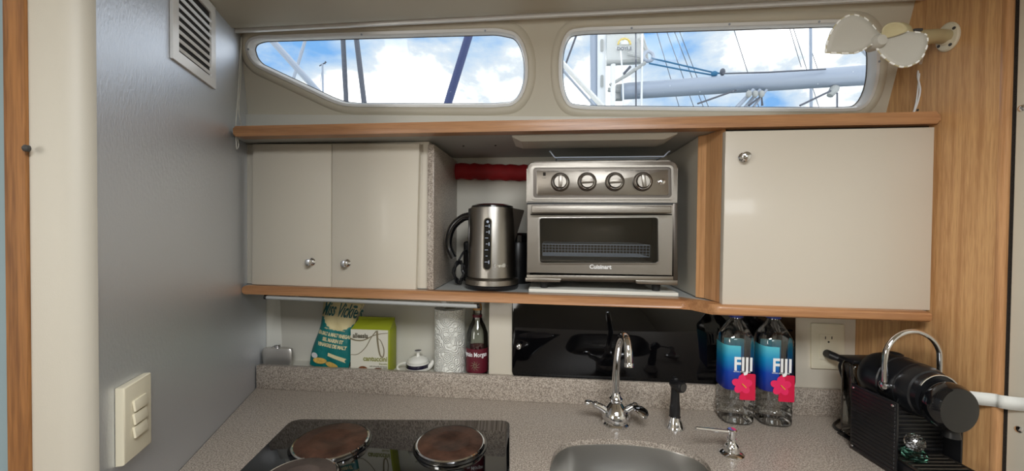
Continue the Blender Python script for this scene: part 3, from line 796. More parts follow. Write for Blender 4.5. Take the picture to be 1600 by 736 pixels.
db = on_z(1143, 709, CT); db.z = CT
dsp = thing('soap_dispenser', 'chrome soap dispenser pump with a long spout at right of the sink', 'dispenser', db)
bm = B(); lathe(bm, [(0, 0), (.0245, 0), (.0245, .002), (.021, .005), (.016, .007), (.0145, .012), (.0145, .018), (.0125, .021), (.009, .026), (.0085, .034), (0, .034)], db, n=32); obj('base', bm, 'chrome', dsp)
bm = B(); lathe(bm, [(0, .032), (.0078, .032), (.0078, .044), (.0095, .045), (.0100, .052), (.008, .054), (0, .054)], db, n=24); pm = obj('pump', bm, 'chrome', dsp)
t_ = fpt(1087, 669, (db - CAM).dot(RCAM @ V((0, 0, -1))) - .01)
bm = B(); tube(bm, [db + V((0, 0, .047)), t_], [.0045, .0033], 14); obj('spout', bm, 'chrome', pm)

# ================================================================== WATER BOTTLES
def superloop(r, k, n=40, ex=4.0):
    out = []
    for i in range(n):
        a_ = 2 * math.pi * i / n + .001; c, s = math.cos(a_), math.sin(a_)
        q = (abs(c) ** ex + abs(s) ** ex) ** (-1 / ex); out.append((c * q * r, s * q * r))
    return out
def water_bottle(base, ang, label):
    """square bottle, local coordinates, Empty carries the turn"""
    root = thing('water_bottle', label, 'bottle', base, 'two water bottles on the worktop'); root.rotation_euler = (0, 0, ang)
    ROOTS[root.name] = V((0, 0, 0))
    H0 = [(.030, .0, 3), (.040, .002, 3.4), (.044, .008, 4), (.0445, .018, 4), (.043, .022, 4), (.0445, .026, 4), (.0445, .040, 4), (.043, .044, 4), (.0445, .048, 4), (.0445, .060, 4), (.0432, .064, 4), (.0445, .068, 4), (.0445, .198, 4), (.0445, .212, 4), (.042, .219, 3.4), (.030, .240, 2.6), (.018, .256, 2), (.0160, .260, 2), (.0160, .268, 2)]
    H = [(r * .842, z, e) for r, z, e in H0]
    bm = B(); rings = []
    for r, z, ex in H: rings.append([bm.verts.new((x, y, z)) for x, y in superloop(r, 0, 48, ex)])
    for a_, b_ in zip(rings, rings[1:]):
        for k in range(48): bm.faces.new([a_[k], a_[(k + 1) % 48], b_[(k + 1) % 48], b_[k]])
    bm.faces.new(rings[0]); bm.faces.new(rings[-1]); obj('body', bm, 'water', root, angle=50)
    # printed wrap on the back three sides and on the left half of the front
    R = .0381; lo_ = superloop(R, 0, 96, 4)
    def wrap(bm, a0, a1, z0, z1, off=0.0):
        idx = [i for i in range(97) if a0 <= i * 3.75 <= a1]
        pv = None
        for i in idx:
            x, y = lo_[i % 96]; s = 1 + off / R
            cur = (bm.verts.new((x * s, y * s, z0)), bm.verts.new((x * s, y * s, z1)))
            if pv: bm.faces.new([pv[0], cur[0], cur[1], pv[1]])
            pv = cur
    bm = B(); wrap(bm, 150, 268, .088, .198); obj('label', bm, 'gradlabel', root, 'turquoise to blue label')
    bm = B(); wrap(bm, 40, 110, .088, .198); obj('label', bm, 'gradlabel', root, 'turquoise to blue label')
    bm = B(); wrap(bm, 318, 330, .088, .198); obj('label', bm, 'gradlabel', root, 'turquoise to blue label')
    # front lettering and flower
    y0 = -.0391
    lt = obj('lettering', text_bm('FIJI', .046, (-.019, y0, .1385), (1, 0, 0), (0, 0, 1), .0003, bold=.0012, sx=.80), 'whiteink', root, 'white lettering FIJI')
    obj('lettering', text_bm('NATURAL ARTESIAN WATER', .0042, (-.019, y0, .1335), (1, 0, 0), (0, 0, 1), .0002, sx=.72), 'whiteink', root, 'small white lettering')
    bm = B(); plate(bm, [V((x, y0 + .0002, z)) for x, z in rpoly_xz([(.0, .131), (.032, .131), (.032, .066), (-.004, .066)], .003)], (0, .0004, 0)); fl = obj('flower_label', bm, 'redlabel', root, 'crimson label with a flower')
    bm = B()
    for k in range(5):
        a_ = k * 2 * math.pi / 5 + .3; c = (.013 * math.cos(a_) + .001, .104 + .013 * math.sin(a_))
        pts = []
        for j in range(14):
            t = 2 * math.pi * j / 14; ux = .0115 * math.cos(t); uy = .0092 * math.sin(t)
            pts.append(V((c[0] + ux * math.cos(a_) - uy * math.sin(a_), y0 - .0004 - .0002 * k, c[1] + ux * math.sin(a_) + uy * math.cos(a_))))
        plate(bm, pts, (0, .0003, 0))
    obj('petals', bm, 'pink', fl)
    bm = B(); tube(bm, [V((.001, y0 - .0015, .106)), V((.010, y0 - .002, .097))], .0012, 8); obj('stamen', bm, 'stamen', fl)
    bm = B(); lathe(bm, [(0, .262), (.0165, .262), (.0165, .279), (.0155, .2805), (0, .2805)], (0, 0, 0), n=28); obj('cap', bm, 'bluecap', root, 'blue cap')
    return root
def rpoly_xz(pts, r):
    return [(p.x, p.y) for p in rpoly([V(q) for q in pts], r, 4)]
bb1 = c2w(.571, 1.003); bb1.y = 1.0545; bb2 = c2w(.661, .995); bb2.y = 1.0545
water_bottle(V((bb1.x, bb1.y, CT + .0003)), -.04, 'large clear water bottle with blue label, nearer the faucet of the two')
water_bottle(V((bb2.x, bb2.y, CT + .0003)), -.05, 'large clear water bottle with blue label, nearer the wall outlet of the two')

# ================================================================== COFFEE MACHINE (built in its own turned frame)
def cw(x, y, z): return (x, y, z)
XF = Matrix.Rotation(YAW, 4, 'Z')
o0 = c2w(.83, .84, CT)
cm = thing('coffee_machine', 'black capsule coffee machine with ribbed sides and arched chrome handle', 'coffee machine', o0)
def cmo(name, bm, m, parent=None, label=None, angle=35): return obj(name, bm, m, parent or cm, label, angle=angle, xf=XF)
# frame: x to the right, y away, z absolute; body box
bm = B(); box(bm, (.772, .80, CT + .001), (.882, .876, CT + .135), .004); cmo('body', bm, 'black')
# left ribbed side panel
def ribbed(x, sgn, y0, y1, z0, z1):
    bm = B(); pts = []; n = 17
    box(bm, (x, y0, z0), (x + .004 * sgn, y1, z1), .001)
    for k in range(n):
        z = z0 + .006 + (z1 - z0 - .012) * k / (n - 1)
        box(bm, (x - .0014 * sgn, y0 + .003, z - .0028), (x + .001 * sgn, y1 - .003, z + .0028), .0009, 1)
    return bm
spn = cmo('side_panel', ribbed(.754, 1, .768, .873, CT + .003, CT + .147), 'black', None, 'left ribbed panel')
for y, z in ((.776, CT + .139), (.866, CT + .139), (.866, CT + .011)):
    bm = B(); lathe(bm, [(0, 0), (.0026, 0), (.0022, .0012), (0, .0016)], (.7525, y, z), (-1, 0, 0), 12); cmo('screw', bm, 'chrome', spn)
cmo('side_panel', ribbed(.884, -1, .768, .873, CT + .003, CT + .147), 'black', None, 'right ribbed panel')
bm = B()
for k in range(12): box(bm, (.764, .797, CT + .038 + k * .0085), (.878, .8005, CT + .0435 + k * .0085), .0012, 1)
cmo('ribbed_back', bm, 'black')
# barrel
BC = (.826, 0, CT + .163)
bm = B(); lathe(bm, [(0, -.894), (.030, -.894), (.047, -.888), (.0535, -.872), (.0545, -.86), (.0545, -.835), (.0525, -.833), (.0525, -.80), (.0515, -.798), (.0515, -.788), (.047, -.775), (.044, -.773), (.044, -.762), (0, -.762)], BC, (0, -1, 0), 44)
brl = cmo('barrel', bm, 'barrelblack', None, None, 25)
bm = B(); lathe(bm, [(0, -.762), (.037, -.762), (.041, -.752), (.041, -.734), (.036, -.724), (0, -.720)], (BC[0], 0, BC[2] - .010), (0, -1, 0), 36, 1, 1.12); cmo('outlet_head', bm, 'blackgloss')
bm = B(); lathe(bm, [(0, 0), (.014, 0), (.011, .022), (0, .022)], (BC[0] + .008, .745, BC[2] - .068), (0, 0, 1), 20); cmo('spout', bm, 'black')
bm = B(); pts = []
for k in range(15):
    t = math.pi * (.18 + .64 * k / 14); pts.append(V((BC[0] + .0425 * math.cos(t), .7605, BC[2] + .0425 * math.sin(t))))
tube(bm, pts, .0016, 8); cmo('shiny_ring', bm, 'chrome', brl)
bm = B(); ball(bm, (BC[0] + .01, .858, BC[2] + .054), .010, 16, (1, 1.6, .35)); cmo('button', bm, 'black', brl)
# handle arch
bm = B(); hy = .812; pts = [V((.770, hy, BC[2] + .004)), V((.7695, hy, BC[2] + .040))]
for k in range(1, 16):
    t = math.pi * (1 - k / 16); pts.append(V((.826 + .0565 * math.cos(t), hy, BC[2] + .058 + .056 * math.sin(t))))
pts += [V((.8825, hy, BC[2] + .040)), V((.882, hy, BC[2] + .004))]
tube(bm, spline(pts, 3), .0052, 14)
hn = cmo('handle', bm, 'chrome')
for x, s in ((.770, -1), (.882, 1)):
    bm = B(); lathe(bm, [(0, -.006), (.0085, -.006), (.0095, -.002), (.0095, .004), (.007, .006), (0, .0065)], (x, hy, BC[2] + .002), (s, 0, 0), 20); cmo('pivot', bm, 'chrome', hn)
# water tank
bm = B(); box(bm, (.780, .8965, CT + .004), (.868, .938, CT + .180), .012, 4); cmo('water_tank', bm, 'tank', None, 'smoky clear water tank')
bm = B(); box(bm, (.778, .8955, CT + .180), (.870, .940, CT + .189), .003); cmo('tank_lid', bm, 'black')
bm = B(); box(bm, (.779, .8765, CT + .0005), (.869, .939, CT + .004), .001); cmo('tank_base', bm, 'black')
# drip tray
bm = B(); box(bm, (.762, .690, CT + .0005), (.878, .797, CT + .030), .005); tr_ = cmo('drip_tray', bm, 'black')
bm = B()
for k in range(9): box(bm, (.770, .698 + k * .0115, CT + .030), (.870, .7045 + k * .0115, CT + .0335), .001, 1)
box(bm, (.766, .692, CT + .030), (.771, .797, CT + .0345), .001, 1); box(bm, (.869, .692, CT + .030), (.874, .797, CT + .0345), .001, 1)
cmo('grille', bm, 'darksteel', tr_)
# small green glass jar with a cut glass ball stopper on the tray
jb = c2w(.797, .775, CT + .0348)
jar = thing('glass_jar', 'small green glass jar with a cut-glass ball stopper on the drip tray', 'jar', jb)
bm = B(); lathe(bm, [(0, 0), (.016, 0), (.019, .003), (.020, .012), (.016, .016), (0, .017)], jb, n=20); obj('jar', bm, 'greenglass', jar)
bm = B(); bmesh.ops.create_icosphere(bm, subdivisions=2, radius=.0165, matrix=Matrix.Translation(jb + V((0, 0, .0325))))
res = bmesh.ops.poke(bm, faces=bm.faces[:]);
for v in res['verts']: v.co += (v.co - (jb + V((0, 0, .0325)))).normalized() * .0005
obj('stopper', bm, 'clearglass', jar, 'cut-glass ball stopper', smooth=False)
# white retaining strap
bm = B()
s1 = [c2w(.826 + .0570 * math.cos(t), .780, BC[2] + .0570 * math.sin(t)) for t in ()]
def W(x, y, z): p = c2w(x, y, z); return p
cen_ = [W(.8815, .806, BC[2] - .002), W(.886, .795, BC[2] - .002), W(.8935, .775, BC[2] - .004), onR(1552, 625, .004), onR(1566, 628, .004), on_plane(1600, 632, R0 - RWn * .0085, RWn), on_plane(1660, 636, R0 - RWn * .0085, RWn)]
pts = spline(cen_, 6); pv = None
for p in pts:
    cur = (bm.verts.new(p + V((0, 0, -.0125))), bm.verts.new(p + V((0, 0, .0125))))
    if pv: bm.faces.new([pv[0], cur[0], cur[1], pv[1]])
    pv = cur
st = single('retaining_strap', bm, 'strap', 'white webbing strap from the coffee machine to the beige panel', 'strap')
st.modifiers.new('thick', 'SOLIDIFY').thickness = .0012
for px, py, nm in ((1592, 671, 'beneath the white strap'), (1597, 169, 'high up beside the oak bulkhead')):
    c = onR2(px, py); bm = B(); lathe(bm, [(0, .003), (.003, .0028), (.0058, .0012), (.0062, 0), (0, 0)], c, RWn, 20)
    single('wall_screw', bm, 'chrome', 'round screw head on the beige panel at right, ' + nm, 'screw')

# ================================================================== THINGS IN THE RECESS
# hip flask
fz = ZF + .0004
c = on_y(434, 560, 1.145); cx = c.x; top = on_y(434, 544, 1.145).z
fk = thing('hip_flask', 'brushed steel hip flask standing at the left end of the recess', 'flask', V((cx, 1.145, fz)))
bm = B(); a_ = []; w = (on_y(457, 560, 1.145).x - on_y(411, 560, 1.145).x) / 2
rr = []
for (s, z) in ((.86, fz), (.90, fz + .003), (1.0, fz + .012), (1.02, top - .012), (.98, top - .003), (.94, top)):
    ring = []
    for k in range(28):
        t = 2 * math.pi * k / 28; x = math.cos(t); y = math.sin(t)
        xx = math.copysign(abs(x) ** .6, x) * w * s; yy = math.copysign(abs(y) ** .7, y) * .011 * s + .005 * (1 - (xx / w) ** 2)
        ring.append(bm.verts.new((cx + xx, 1.145 + yy, z)))
    rr.append(ring)
for p, q_ in zip(rr, rr[1:]):
    for k in range(28): bm.faces.new([p[k], p[(k + 1) % 28], q_[(k + 1) % 28], q_[k]])
bm.faces.new(rr[0]); bm.faces.new(rr[-1]); obj('body', bm, 'flasksteel', fk, angle=45)
bm = B(); lathe(bm, [(0, 0), (.006, 0), (.006, .003), (.0085, .003), (.0090, .009), (.0075, .011), (0, .0115)], (cx - .002, 1.147, top - .0005), n=20); obj('cap', bm, 'chrome', fk)
bm = B(); tube(bm, [V((cx - .008, 1.147, top + .006)), V((cx - .014, 1.147, top + .005)), V((cx - .022, 1.147, top + .0015))], .0015, 8); obj('hinge_arm', bm, 'chrome', fk)

# crisp bag: local frame, tilted; print by position on the bag
def bagmat():
    m, t, p = newmat('teal_and_cream_bag_print'); l = t.links.new
    co = t.nodes.new('ShaderNodeTexCoord'); s = t.nodes.new('ShaderNodeSeparateXYZ'); l(co.outputs['Object'], s.inputs[0])
    def mth(op, a_, b_=None):
        n = t.nodes.new('ShaderNodeMath'); n.operation = op
        for i, q_ in enumerate((a_, b_)):
            if q_ is None: continue
            if isinstance(q_, (int, float)): n.inputs[i].default_value = q_
            else: l(q_, n.inputs[i])
        return n.outputs[0]
    # scalloped lower edge: arc around (0.004, .158) radius .055
    dx = mth('SUBTRACT', s.outputs['X'], .006); dz = mth('SUBTRACT', s.outputs['Z'], .170)
    ang = mth('ARCTAN2', dz, dx); sc = mth('MULTIPLY', mth('ABSOLUTE', mth('SINE', mth('MULTIPLY', ang, 13.0))), .0025)
    rad = mth('SQRT', mth('ADD', mth('MULTIPLY', dx, dx), mth('MULTIPLY', dz, dz)))
    inside = mth('LESS_THAN', mth('ADD', rad, sc), .054)
    above = mth('GREATER_THAN', s.outputs['Z'], .150)
    f = mth('MAXIMUM', inside, above)
    mx = t.nodes.new('ShaderNodeMix'); mx.data_type = 'RGBA'; l(f, mx.inputs['Factor'])
    mx.inputs[6].default_value = srgb(14, 116, 114); mx.inputs[7].default_value = srgb(222, 206, 156)
    l(mx.outputs[2], p.inputs['Base Color']); p.inputs['Roughness'].default_value = .38
    nz_ = t.nodes.new('ShaderNodeTexNoise'); nz_.inputs['Scale'].default_value = 32; nz_.inputs['Detail'].default_value = 4; l(co.outputs['Object'], nz_.inputs['Vector'])
    b = t.nodes.new('ShaderNodeBump'); b.inputs['Strength'].default_value = .8; b.inputs['Distance'].default_value = .006
    l(nz_.outputs['Fac'], b.inputs['Height']); l(b.outputs['Normal'], p.inputs['Normal'])
    return m
M['bag'] = bagmat()
cb_ = on_y(513, 578, 1.140)
bg_ = thing('crisp_bag', 'teal and cream potato chip bag leaning at the left in the recess', 'chip bag', V((cb_.x, 1.140, fz)))
bg_.rotation_euler = (math.radians(-7), math.radians(9), 0); ROOTS[bg_.name] = V((0, 0, 0))
def bag_w(z):   # half width along the height
    t = z / .235; return .060 - .006 * t + .004 * math.sin(t * 9)
def bag_y(x, z, side):
    w = bag_w(z); u = max(-1, min(1, x / w)); t = min(1, z / .218)
    th = .0195 * (1 - u ** 4) * (math.sin(math.pi * min(1, t * .93 + .07)) ** .55) * (1 - .25 * t)
    return side * (th + .0006) + .0016 * math.sin(x * 120 + z * 60) * (1 - abs(u)) + .0
bm = B(); NX, NZ = 22, 34; gridv = {}
for side in (-1, 1):
    for i in range(NX + 1):
        for j in range(NZ + 1):
            z = .235 * j / NZ; w = bag_w(z); x = -w + 2 * w * i / NX
            zz = z
            if j > NZ - 3: x += 0
            # folded-over top right corner
            gridv[side, i, j] = bm.verts.new((x + (.020 * max(0, (z - .175) / .06) * max(0, (i / NX - .5) * 2)), bag_y(x, z, side), zz - .012 * max(0, (z - .19) / .045) * max(0, i / NX - .55) * 2 + .004 * math.sin(i * .7) * (j > NZ - 3)))
for side in (-1, 1):
    for i in range(NX):
        for j in range(NZ):
            bm.faces.new([gridv[side, i, j], gridv[side, i + 1, j], gridv[side, i + 1, j + 1], gridv[side, i, j + 1]])
bmesh.ops.remove_doubles(bm, verts=bm.verts[:], dist=.0014)
obj('bag', bm, 'bag', bg_, angle=60)
def bagwarp(ox, oz, rot=0.0, lift=.0012, k=1.0):
    c_, s_ = math.cos(rot), math.sin(rot)
    def f(x, y, z):
        X = ox + x * c_ - y * s_; Z = oz + x * s_ + y * c_
        return V((X, bag_y(X, Z, -1) - lift - z, Z))
    return f
def bagtext(s, size, ox, oz, m, rot=0.0, **k):
    obj('lettering', text_bm(s, size, (0, 0, 0), (1, 0, 0), (0, 0, 1), .0004, warp=bagwarp(ox, oz, rot), **k), m, bg_)
bagtext('Miss Vickie\'s', .058, .008, .160, 'tealdark', .06, align='CENTER', shear=.45, bold=.0010, sx=.42)
bagtext('chips cuites a la marmite', .0066, .002, .118, 'creamink', 0, align='CENTER')
bagtext('SEA SALT & MALT VINEGAR', .0145, .002, .099, 'creamink', 0, align='CENTER', bold=.0007, sx=.58)
bagtext('SEL MARIN ET', .0145, .004, .082, 'creamink', 0, align='CENTER', bold=.0007, sx=.72)
bagtext('VINAIGRE DE MALT', .0145, .004, .066, 'creamink', 0, align='CENTER', bold=.0007, sx=.70)
def bagplate(pts, m, name, lift=.0016):
    bm = B(); plate(bm, [V((x, bag_y(x, z, -1) - lift, z)) for x, z in pts], (0, .0006, 0)); obj(name, bm, m, bg_)
bagplate([(-.002, .050), (.024, .046), (.054, .040), (.050, .034), (.054, .028), (.022, .036), (-.002, .040)], 'creamink', 'banner', .003)
def ell(cx_, cz_, a_, b_, n=18, rot=0.0): return [(cx_ + a_ * math.cos(t) * math.cos(rot) - b_ * math.sin(t) * math.sin(rot), cz_ + a_ * math.cos(t) * math.sin(rot) + b_ * math.sin(t) * math.cos(rot)) for t in [2 * math.pi * k / n for k in range(n)]]
bagplate(ell(-.044, .034, .012, .008), 'whiteink', 'picture', .004)
bagplate(ell(-.024, .022, .022, .009, rot=.1), 'chip', 'picture', .004); bagplate(ell(.016, .016, .020, .008, rot=-.15), 'chip', 'picture', .0045)
bagplate(ell(.048, .196, .007, .0042), 'tealdark', 'picture', .002)

# cantuccini box
YX = 1.122
bl_, br_ = on_y(547.5, 577, YX), on_y(607, 579, YX); tl_, tr_2 = on_y(547.5, 514, YX), on_y(607, 516, YX)
bw = br_.x - bl_.x; bh = tl_.z - fz
bx = thing('biscuit_box', 'cream and lime green biscuit box beside the chip bag', 'box', V((bl_.x + bw / 2, YX + .02, fz)))
x0, x1, zt_ = bl_.x, br_.x, tl_.z
bm = B(); box(bm, (x0, YX + .0006, fz), (x1 + .004, YX + .050, zt_), .0008); obj('carton', bm, 'greenbox', bx, 'lime green sides')
bm = B(); box(bm, (x0 + .0005, YX, fz + .0008), (x1 - .002, YX + .001, zt_ - .0005)); fr_ = obj('front_print', bm, 'cardwhite', bx, 'cream front')
bm = B(); zr = zt_ + .030
vv = [V((x0 + .001, YX + .001, zt_)), V((x1 + .003, YX + .001, zt_)), V((x1 + .003, YX + .049, zt_)), V((x0 + .001, YX + .049, zt_)), V((x0 + .012, YX + .026, zr - .006)), V((x1 + .006, YX + .026, zr))]
q_ = [bm.verts.new(p) for p in vv]
mid1 = bm.verts.new((x0 + bw * .5, YX + .024, zr - .006)); 
for f_ in ((0, 1, 5, 4), (3, 4, 5, 2), (0, 4, 3), (1, 2, 5), (0, 3, 2, 1)): bm.faces.new([q_[i] for i in f_])
bmesh.ops.delete(bm, geom=[mid1], context='VERTS')
obj('folded_top', bm, 'greenbox', bx, 'lime green gable top', smooth=False)
bm = B(); box(bm, (x0 + .012, YX + .0255, zr - .008), (x1 + .008, YX + .0268, zr + .002)); obj('top_seam', bm, 'greenbox', bx)
yt = YX - .0006
def bxt(s, size, u, v, m, **k): obj('lettering', text_bm(s, size, (x0 + bw * u, yt, fz + bh * v), (1, 0, 0), (0, 0, 1), .0003, **k), m, bx)
bxt('allessia', .0195, .06, .80, 'inkdark', sx=.88, bold=.0006); bxt('cantuccini', .0205, .97, .27, 'olive', align='RIGHT', bold=.0005, sx=.90)
bxt('biscuits', .0085, .97, .19, 'olive', align='RIGHT'); bxt('with almonds and honey', .0055, .97, .135, 'inkdark', align='RIGHT'); bxt('an italian classic', .0055, .97, .10, 'inkdark', align='RIGHT')
def bp(u, v): return V((x0 + bw * u, yt, fz + bh * v))
bm = B()
for cpts, r0, r1 in (([(.0, .78), (.15, .74), (.35, .75), (.6, .86), (.8, .91), (.98, .93)], .0026, .0009), ([(.0, .40), (.2, .42), (.4, .58), (.55, .82), (.68, .97)], .0010, .0018), ([(.70, .98), (.72, .7), (.78, .42), (.86, .38), (.88, .55), (.80, .74), (.72, .80)], .0034, .0010)):
    sp_ = spline([bp(*q2) for q2 in cpts], 8); tube(bm, sp_, [r0, r1], 6)
bmesh.ops.scale(bm, vec=(1, .2, 1), space=Matrix.Translation((0, -yt, 0)), verts=bm.verts[:])
obj('ribbon_print', bm, 'taupe', bx)
bm = B()
for (u, v, a_, b_) in ((.33, .035, .0135, .0075), (.72, .02, .0125, .006)):
    plate(bm, [V((x0 + bw * u + a_ * math.cos(t), yt - .0003, max(fz + .0012, fz + bh * v + b_ * math.sin(t) + .006))) for t in [2 * math.pi * k / 20 for k in range(20)]], (0, .0005, 0))
obj('biscuit_print', bm, 'biscuit', bx)

# teapot
tp = on_y(653, 575, 1.155)
tpx = tp.x; tb = V((tpx, 1.155, fz))
te = thing('teapot', 'small white porcelain teapot with navy band and knobbed lid', 'teapot', tb)
zb = lambda py: on_y(653, py, 1.155).z
ztop = zb(570)
bm = B(); zr_ = ztop - fz
lathe(bm, [(0, 0), (.026, 0), (.034, zr_ * .25), (.036, zr_ * .6), (.0345, zr_), (.033, zr_ + .008), (.028, zr_ + .0095), (0, zr_ + .0095)], tb, n=40); obj('pot', bm, 'porcelain', te)
bm = B(); lathe(bm, [(.0354, zr_ - .004), (.0346, zr_ + .0065), (.0338, zr_ + .0065), (.0345, zr_ - .004)], tb, n=40); obj('band', bm, 'navy', te, 'navy glazed band')
bm = B(); lathe(bm, [(0, zr_ + .010), (.031, zr_ + .010), (.0315, zr_ + .014), (.026, zr_ + .0205), (.014, zr_ + .0245), (.0065, zr_ + .0265), (.0050, zr_ + .030), (.0050, zr_ + .037), (.011, zr_ + .041), (.0115, zr_ + .043), (0, zr_ + .0445)], tb, n=40); ld_ = obj('lid', bm, 'porcelain', te)
bm = B(); lathe(bm, [(0, zr_ + .0443), (.0095, zr_ + .0430), (.0098, zr_ + .0440), (0, zr_ + .0458)], tb, n=28); obj('knob_top', bm, 'navy', ld_)
hc_ = V((tpx - .034, 1.155, ztop - .010)); bm = B()
tube(bm, [hc_ + V((-.002 + -.028 * math.sin(t), 0, .014 * math.cos(t))) for t in [math.pi * k / 14 for k in range(15)]], .0035, 10); obj('handle', bm, 'porcelain', te)
bm = B(); tube(bm, spline([V((tpx + .030, 1.155, ztop - .006)), V((tpx + .041, 1.155, ztop + .002)), V((tpx + .048, 1.155, ztop + .016))], 6), [.010, .0045], 14); obj('spout', bm, 'porcelain', te)

# paper towel roll
px0, px1 = on_y(679, 530, 1.152).x, on_y(727, 530, 1.152).x; pr_ = (px1 - px0) / 2 - .001; pcx = (px0 + px1) / 2
pt = on_y(703, 481, 1.152).z
m_, t_n, p_ = newmat('quilted_paper'); p_.inputs['Base Color'].default_value = srgb(236, 236, 228); p_.inputs['Roughness'].default_value = .9
co = t_n.nodes.new('ShaderNodeTexCoord'); vo = t_n.nodes.new('ShaderNodeTexVoronoi'); vo.inputs['Scale'].default_value = 42
sn_ = t_n.nodes.new('ShaderNodeMath'); sn_.operation = 'SINE'; mu = t_n.nodes.new('ShaderNodeMath'); mu.operation = 'MULTIPLY'; mu.inputs[1].default_value = 32
bu = t_n.nodes.new('ShaderNodeBump'); bu.inputs['Strength'].default_value = .9; bu.inputs['Distance'].default_value = .0015
t_n.links.new(co.outputs['Object'], vo.inputs['Vector']); t_n.links.new(vo.outputs['Distance'], mu.inputs[0]); t_n.links.new(mu.outputs[0], sn_.inputs[0]); t_n.links.new(sn_.outputs[0], bu.inputs['Height']); t_n.links.new(bu.outputs['Normal'], p_.inputs['Normal'])
M['quilt'] = m_
ptr = thing('paper_towel_roll', 'white quilted paper towel roll standing between teapot and rum bottle', 'paper towel', V((pcx, 1.152, fz)))
bm = B(); lathe(bm, [(.018, fz), (pr_, fz), (pr_, pt), (.018, pt), (.018, fz + .01)], (pcx, 1.152, 0), n=56); obj('paper', bm, 'quilt', ptr)
bm = B(); lathe(bm, [(.0165, fz + .001), (.018, fz + .001), (.018, pt - .001), (.0165, pt - .001)], (pcx, 1.152, 0), n=32); obj('core', bm, 'taupe', ptr)

# rum bottle
rx0, rx1 = on_y(728.5, 560, 1.148).x, on_y(762.5, 560, 1.148).x; rr_ = (rx1 - rx0) / 2 - .0004; rcx = (rx0 + rx1) / 2
def zr3(py): return on_y(746, py, 1.148).z
rb = thing('rum_bottle', 'clear rum bottle with maroon label left of the black locker door', 'bottle', V((rcx, 1.148, fz)))
bm = B(); zs_ = [fz, fz + .003, zr3(541), zr3(520), zr3(508), zr3(500), zr3(493), zr3(484)]
lathe(bm, [(0, zs_[0]), (rr_ - .003, zs_[0]), (rr_, zs_[1] + .002), (rr_, zs_[2]), (rr_ - .001, zs_[3]), (rr_ * .72, zs_[4]), (rr_ * .46, zs_[5]), (rr_ * .38, zs_[6]), (rr_ * .38, zs_[7]), (0, zs_[7])], (rcx, 1.148, 0), n=40); obj('glass', bm, 'rum', rb)
bm = B(); rl = rr_ + .0005; pv = None
zl0, zl1 = fz + .012, zr3(541)
lathe(bm, [(rl, zl0), (rl, zl1), (rl - .0003, zl1), (rl - .0003, zl0)], (rcx, 1.148, 0), n=40); obj('label', bm, 'maroon', rb, 'maroon paper label')
def cylwarp(cx_, cy_, r_, ox, oz, lift=.0006):
    def f(x, y, z):
        a_ = (ox + x) / r_ - math.pi / 2; R_ = r_ + lift + z; return V((cx_ + R_ * math.cos(a_), cy_ + R_ * math.sin(a_), oz + y))
    return f
obj('lettering', text_bm('Captain Morgan', .0185, 0, (1, 0, 0), (0, 0, 1), .0004, align='CENTER', bold=.0002, sx=.72, warp=cylwarp(rcx, 1.148, rl, -.006, zr3(552.5))), 'whiteink', rb)
obj('lettering', text_bm('SPICED RUM', .0062, 0, (1, 0, 0), (0, 0, 1), .0004, align='CENTER', sx=.9, warp=cylwarp(rcx, 1.148, rl, .0, zr3(580))), 'amber', rb)
bm = B()
wf = cylwarp(rcx, 1.148, rl, 0, zr3(566))
for k in range(9):
    a_ = k * 2 * math.pi / 9 + .2; tube(bm, [wf(.003 * math.cos(a_), .003 * math.sin(a_), .0003), wf(.008 * math.cos(a_), .010 * math.sin(a_), .0003), wf(.014 * math.cos(a_ + .25), .014 * math.sin(a_ + .25), .0003)], [.0009, .0003], 6)
obj('emblem', bm, 'taupe', rb)
bm = B(); lathe(bm, [(0, zr3(495)), (rr_ * .44, zr3(495)), (rr_ * .44, zr3(491)), (0, zr3(491))], (rcx, 1.148, 0), n=24); obj('neck_band', bm, 'maroon', rb)
bm = B(); lathe(bm, [(0, zs_[7] + .0), (rr_ * .42, zs_[7]), (rr_ * .42, zr3(478)), (rr_ * .36, zr3(474)), (0, zr3(473))], (rcx, 1.148, 0), n=24); obj('cap', bm, 'amber', rb)

# ================================================================== NICHE: KETTLE, TOASTER OVEN ...
zs = lambda x: rz(x) - .0015 + .0006
# kettle
kx = (on_y(732, 400, 1.10).x + on_y(806, 400, 1.10).x) / 2; ky = 1.10; kz = zs(kx) + .0006
kt = thing('electric_kettle', 'brushed steel electric kettle with black handle on its power base', 'kettle', V((kx, ky, kz)))
K = lambda py: on_y(768, py, ky).z
bm = B(); lathe(bm, [(0, kz), (.071, kz), (.074, kz + .004), (.0745, kz + .010), (.0725, kz + .012), (0, kz + .012)], (kx, ky, 0), n=56); pbse = obj('power_base', bm, 'black', kt)
bm = B(); lathe(bm, [(.0725, kz + .0125), (.0745, kz + .013), (.0735, kz + .026), (.066, kz + .028), (0, kz + .028), (0, kz + .0125)], (kx, ky, 0), n=56); obj('steel_band', bm, 'steelh', pbse)
z0k, z1k = kz + .031, K(325)
bm = B(); lathe(bm, [(0, z0k - .003), (.064, z0k - .003), (.0675, z0k + .002), (.0670, z0k + .02), (.0615, z1k - .006), (.0605, z1k), (.057, z1k + .0004), (0, z1k + .0004)], (kx, ky, 0), n=64)
kb_ = obj('jug', bm, 'steel', kt)
bm = B(); lathe(bm, [(0, z1k), (.0585, z1k), (.0575, z1k + .005), (.045, z1k + .010), (0, z1k + .012)], (kx, ky, 0), n=48); obj('lid', bm, 'blackgloss', kt)
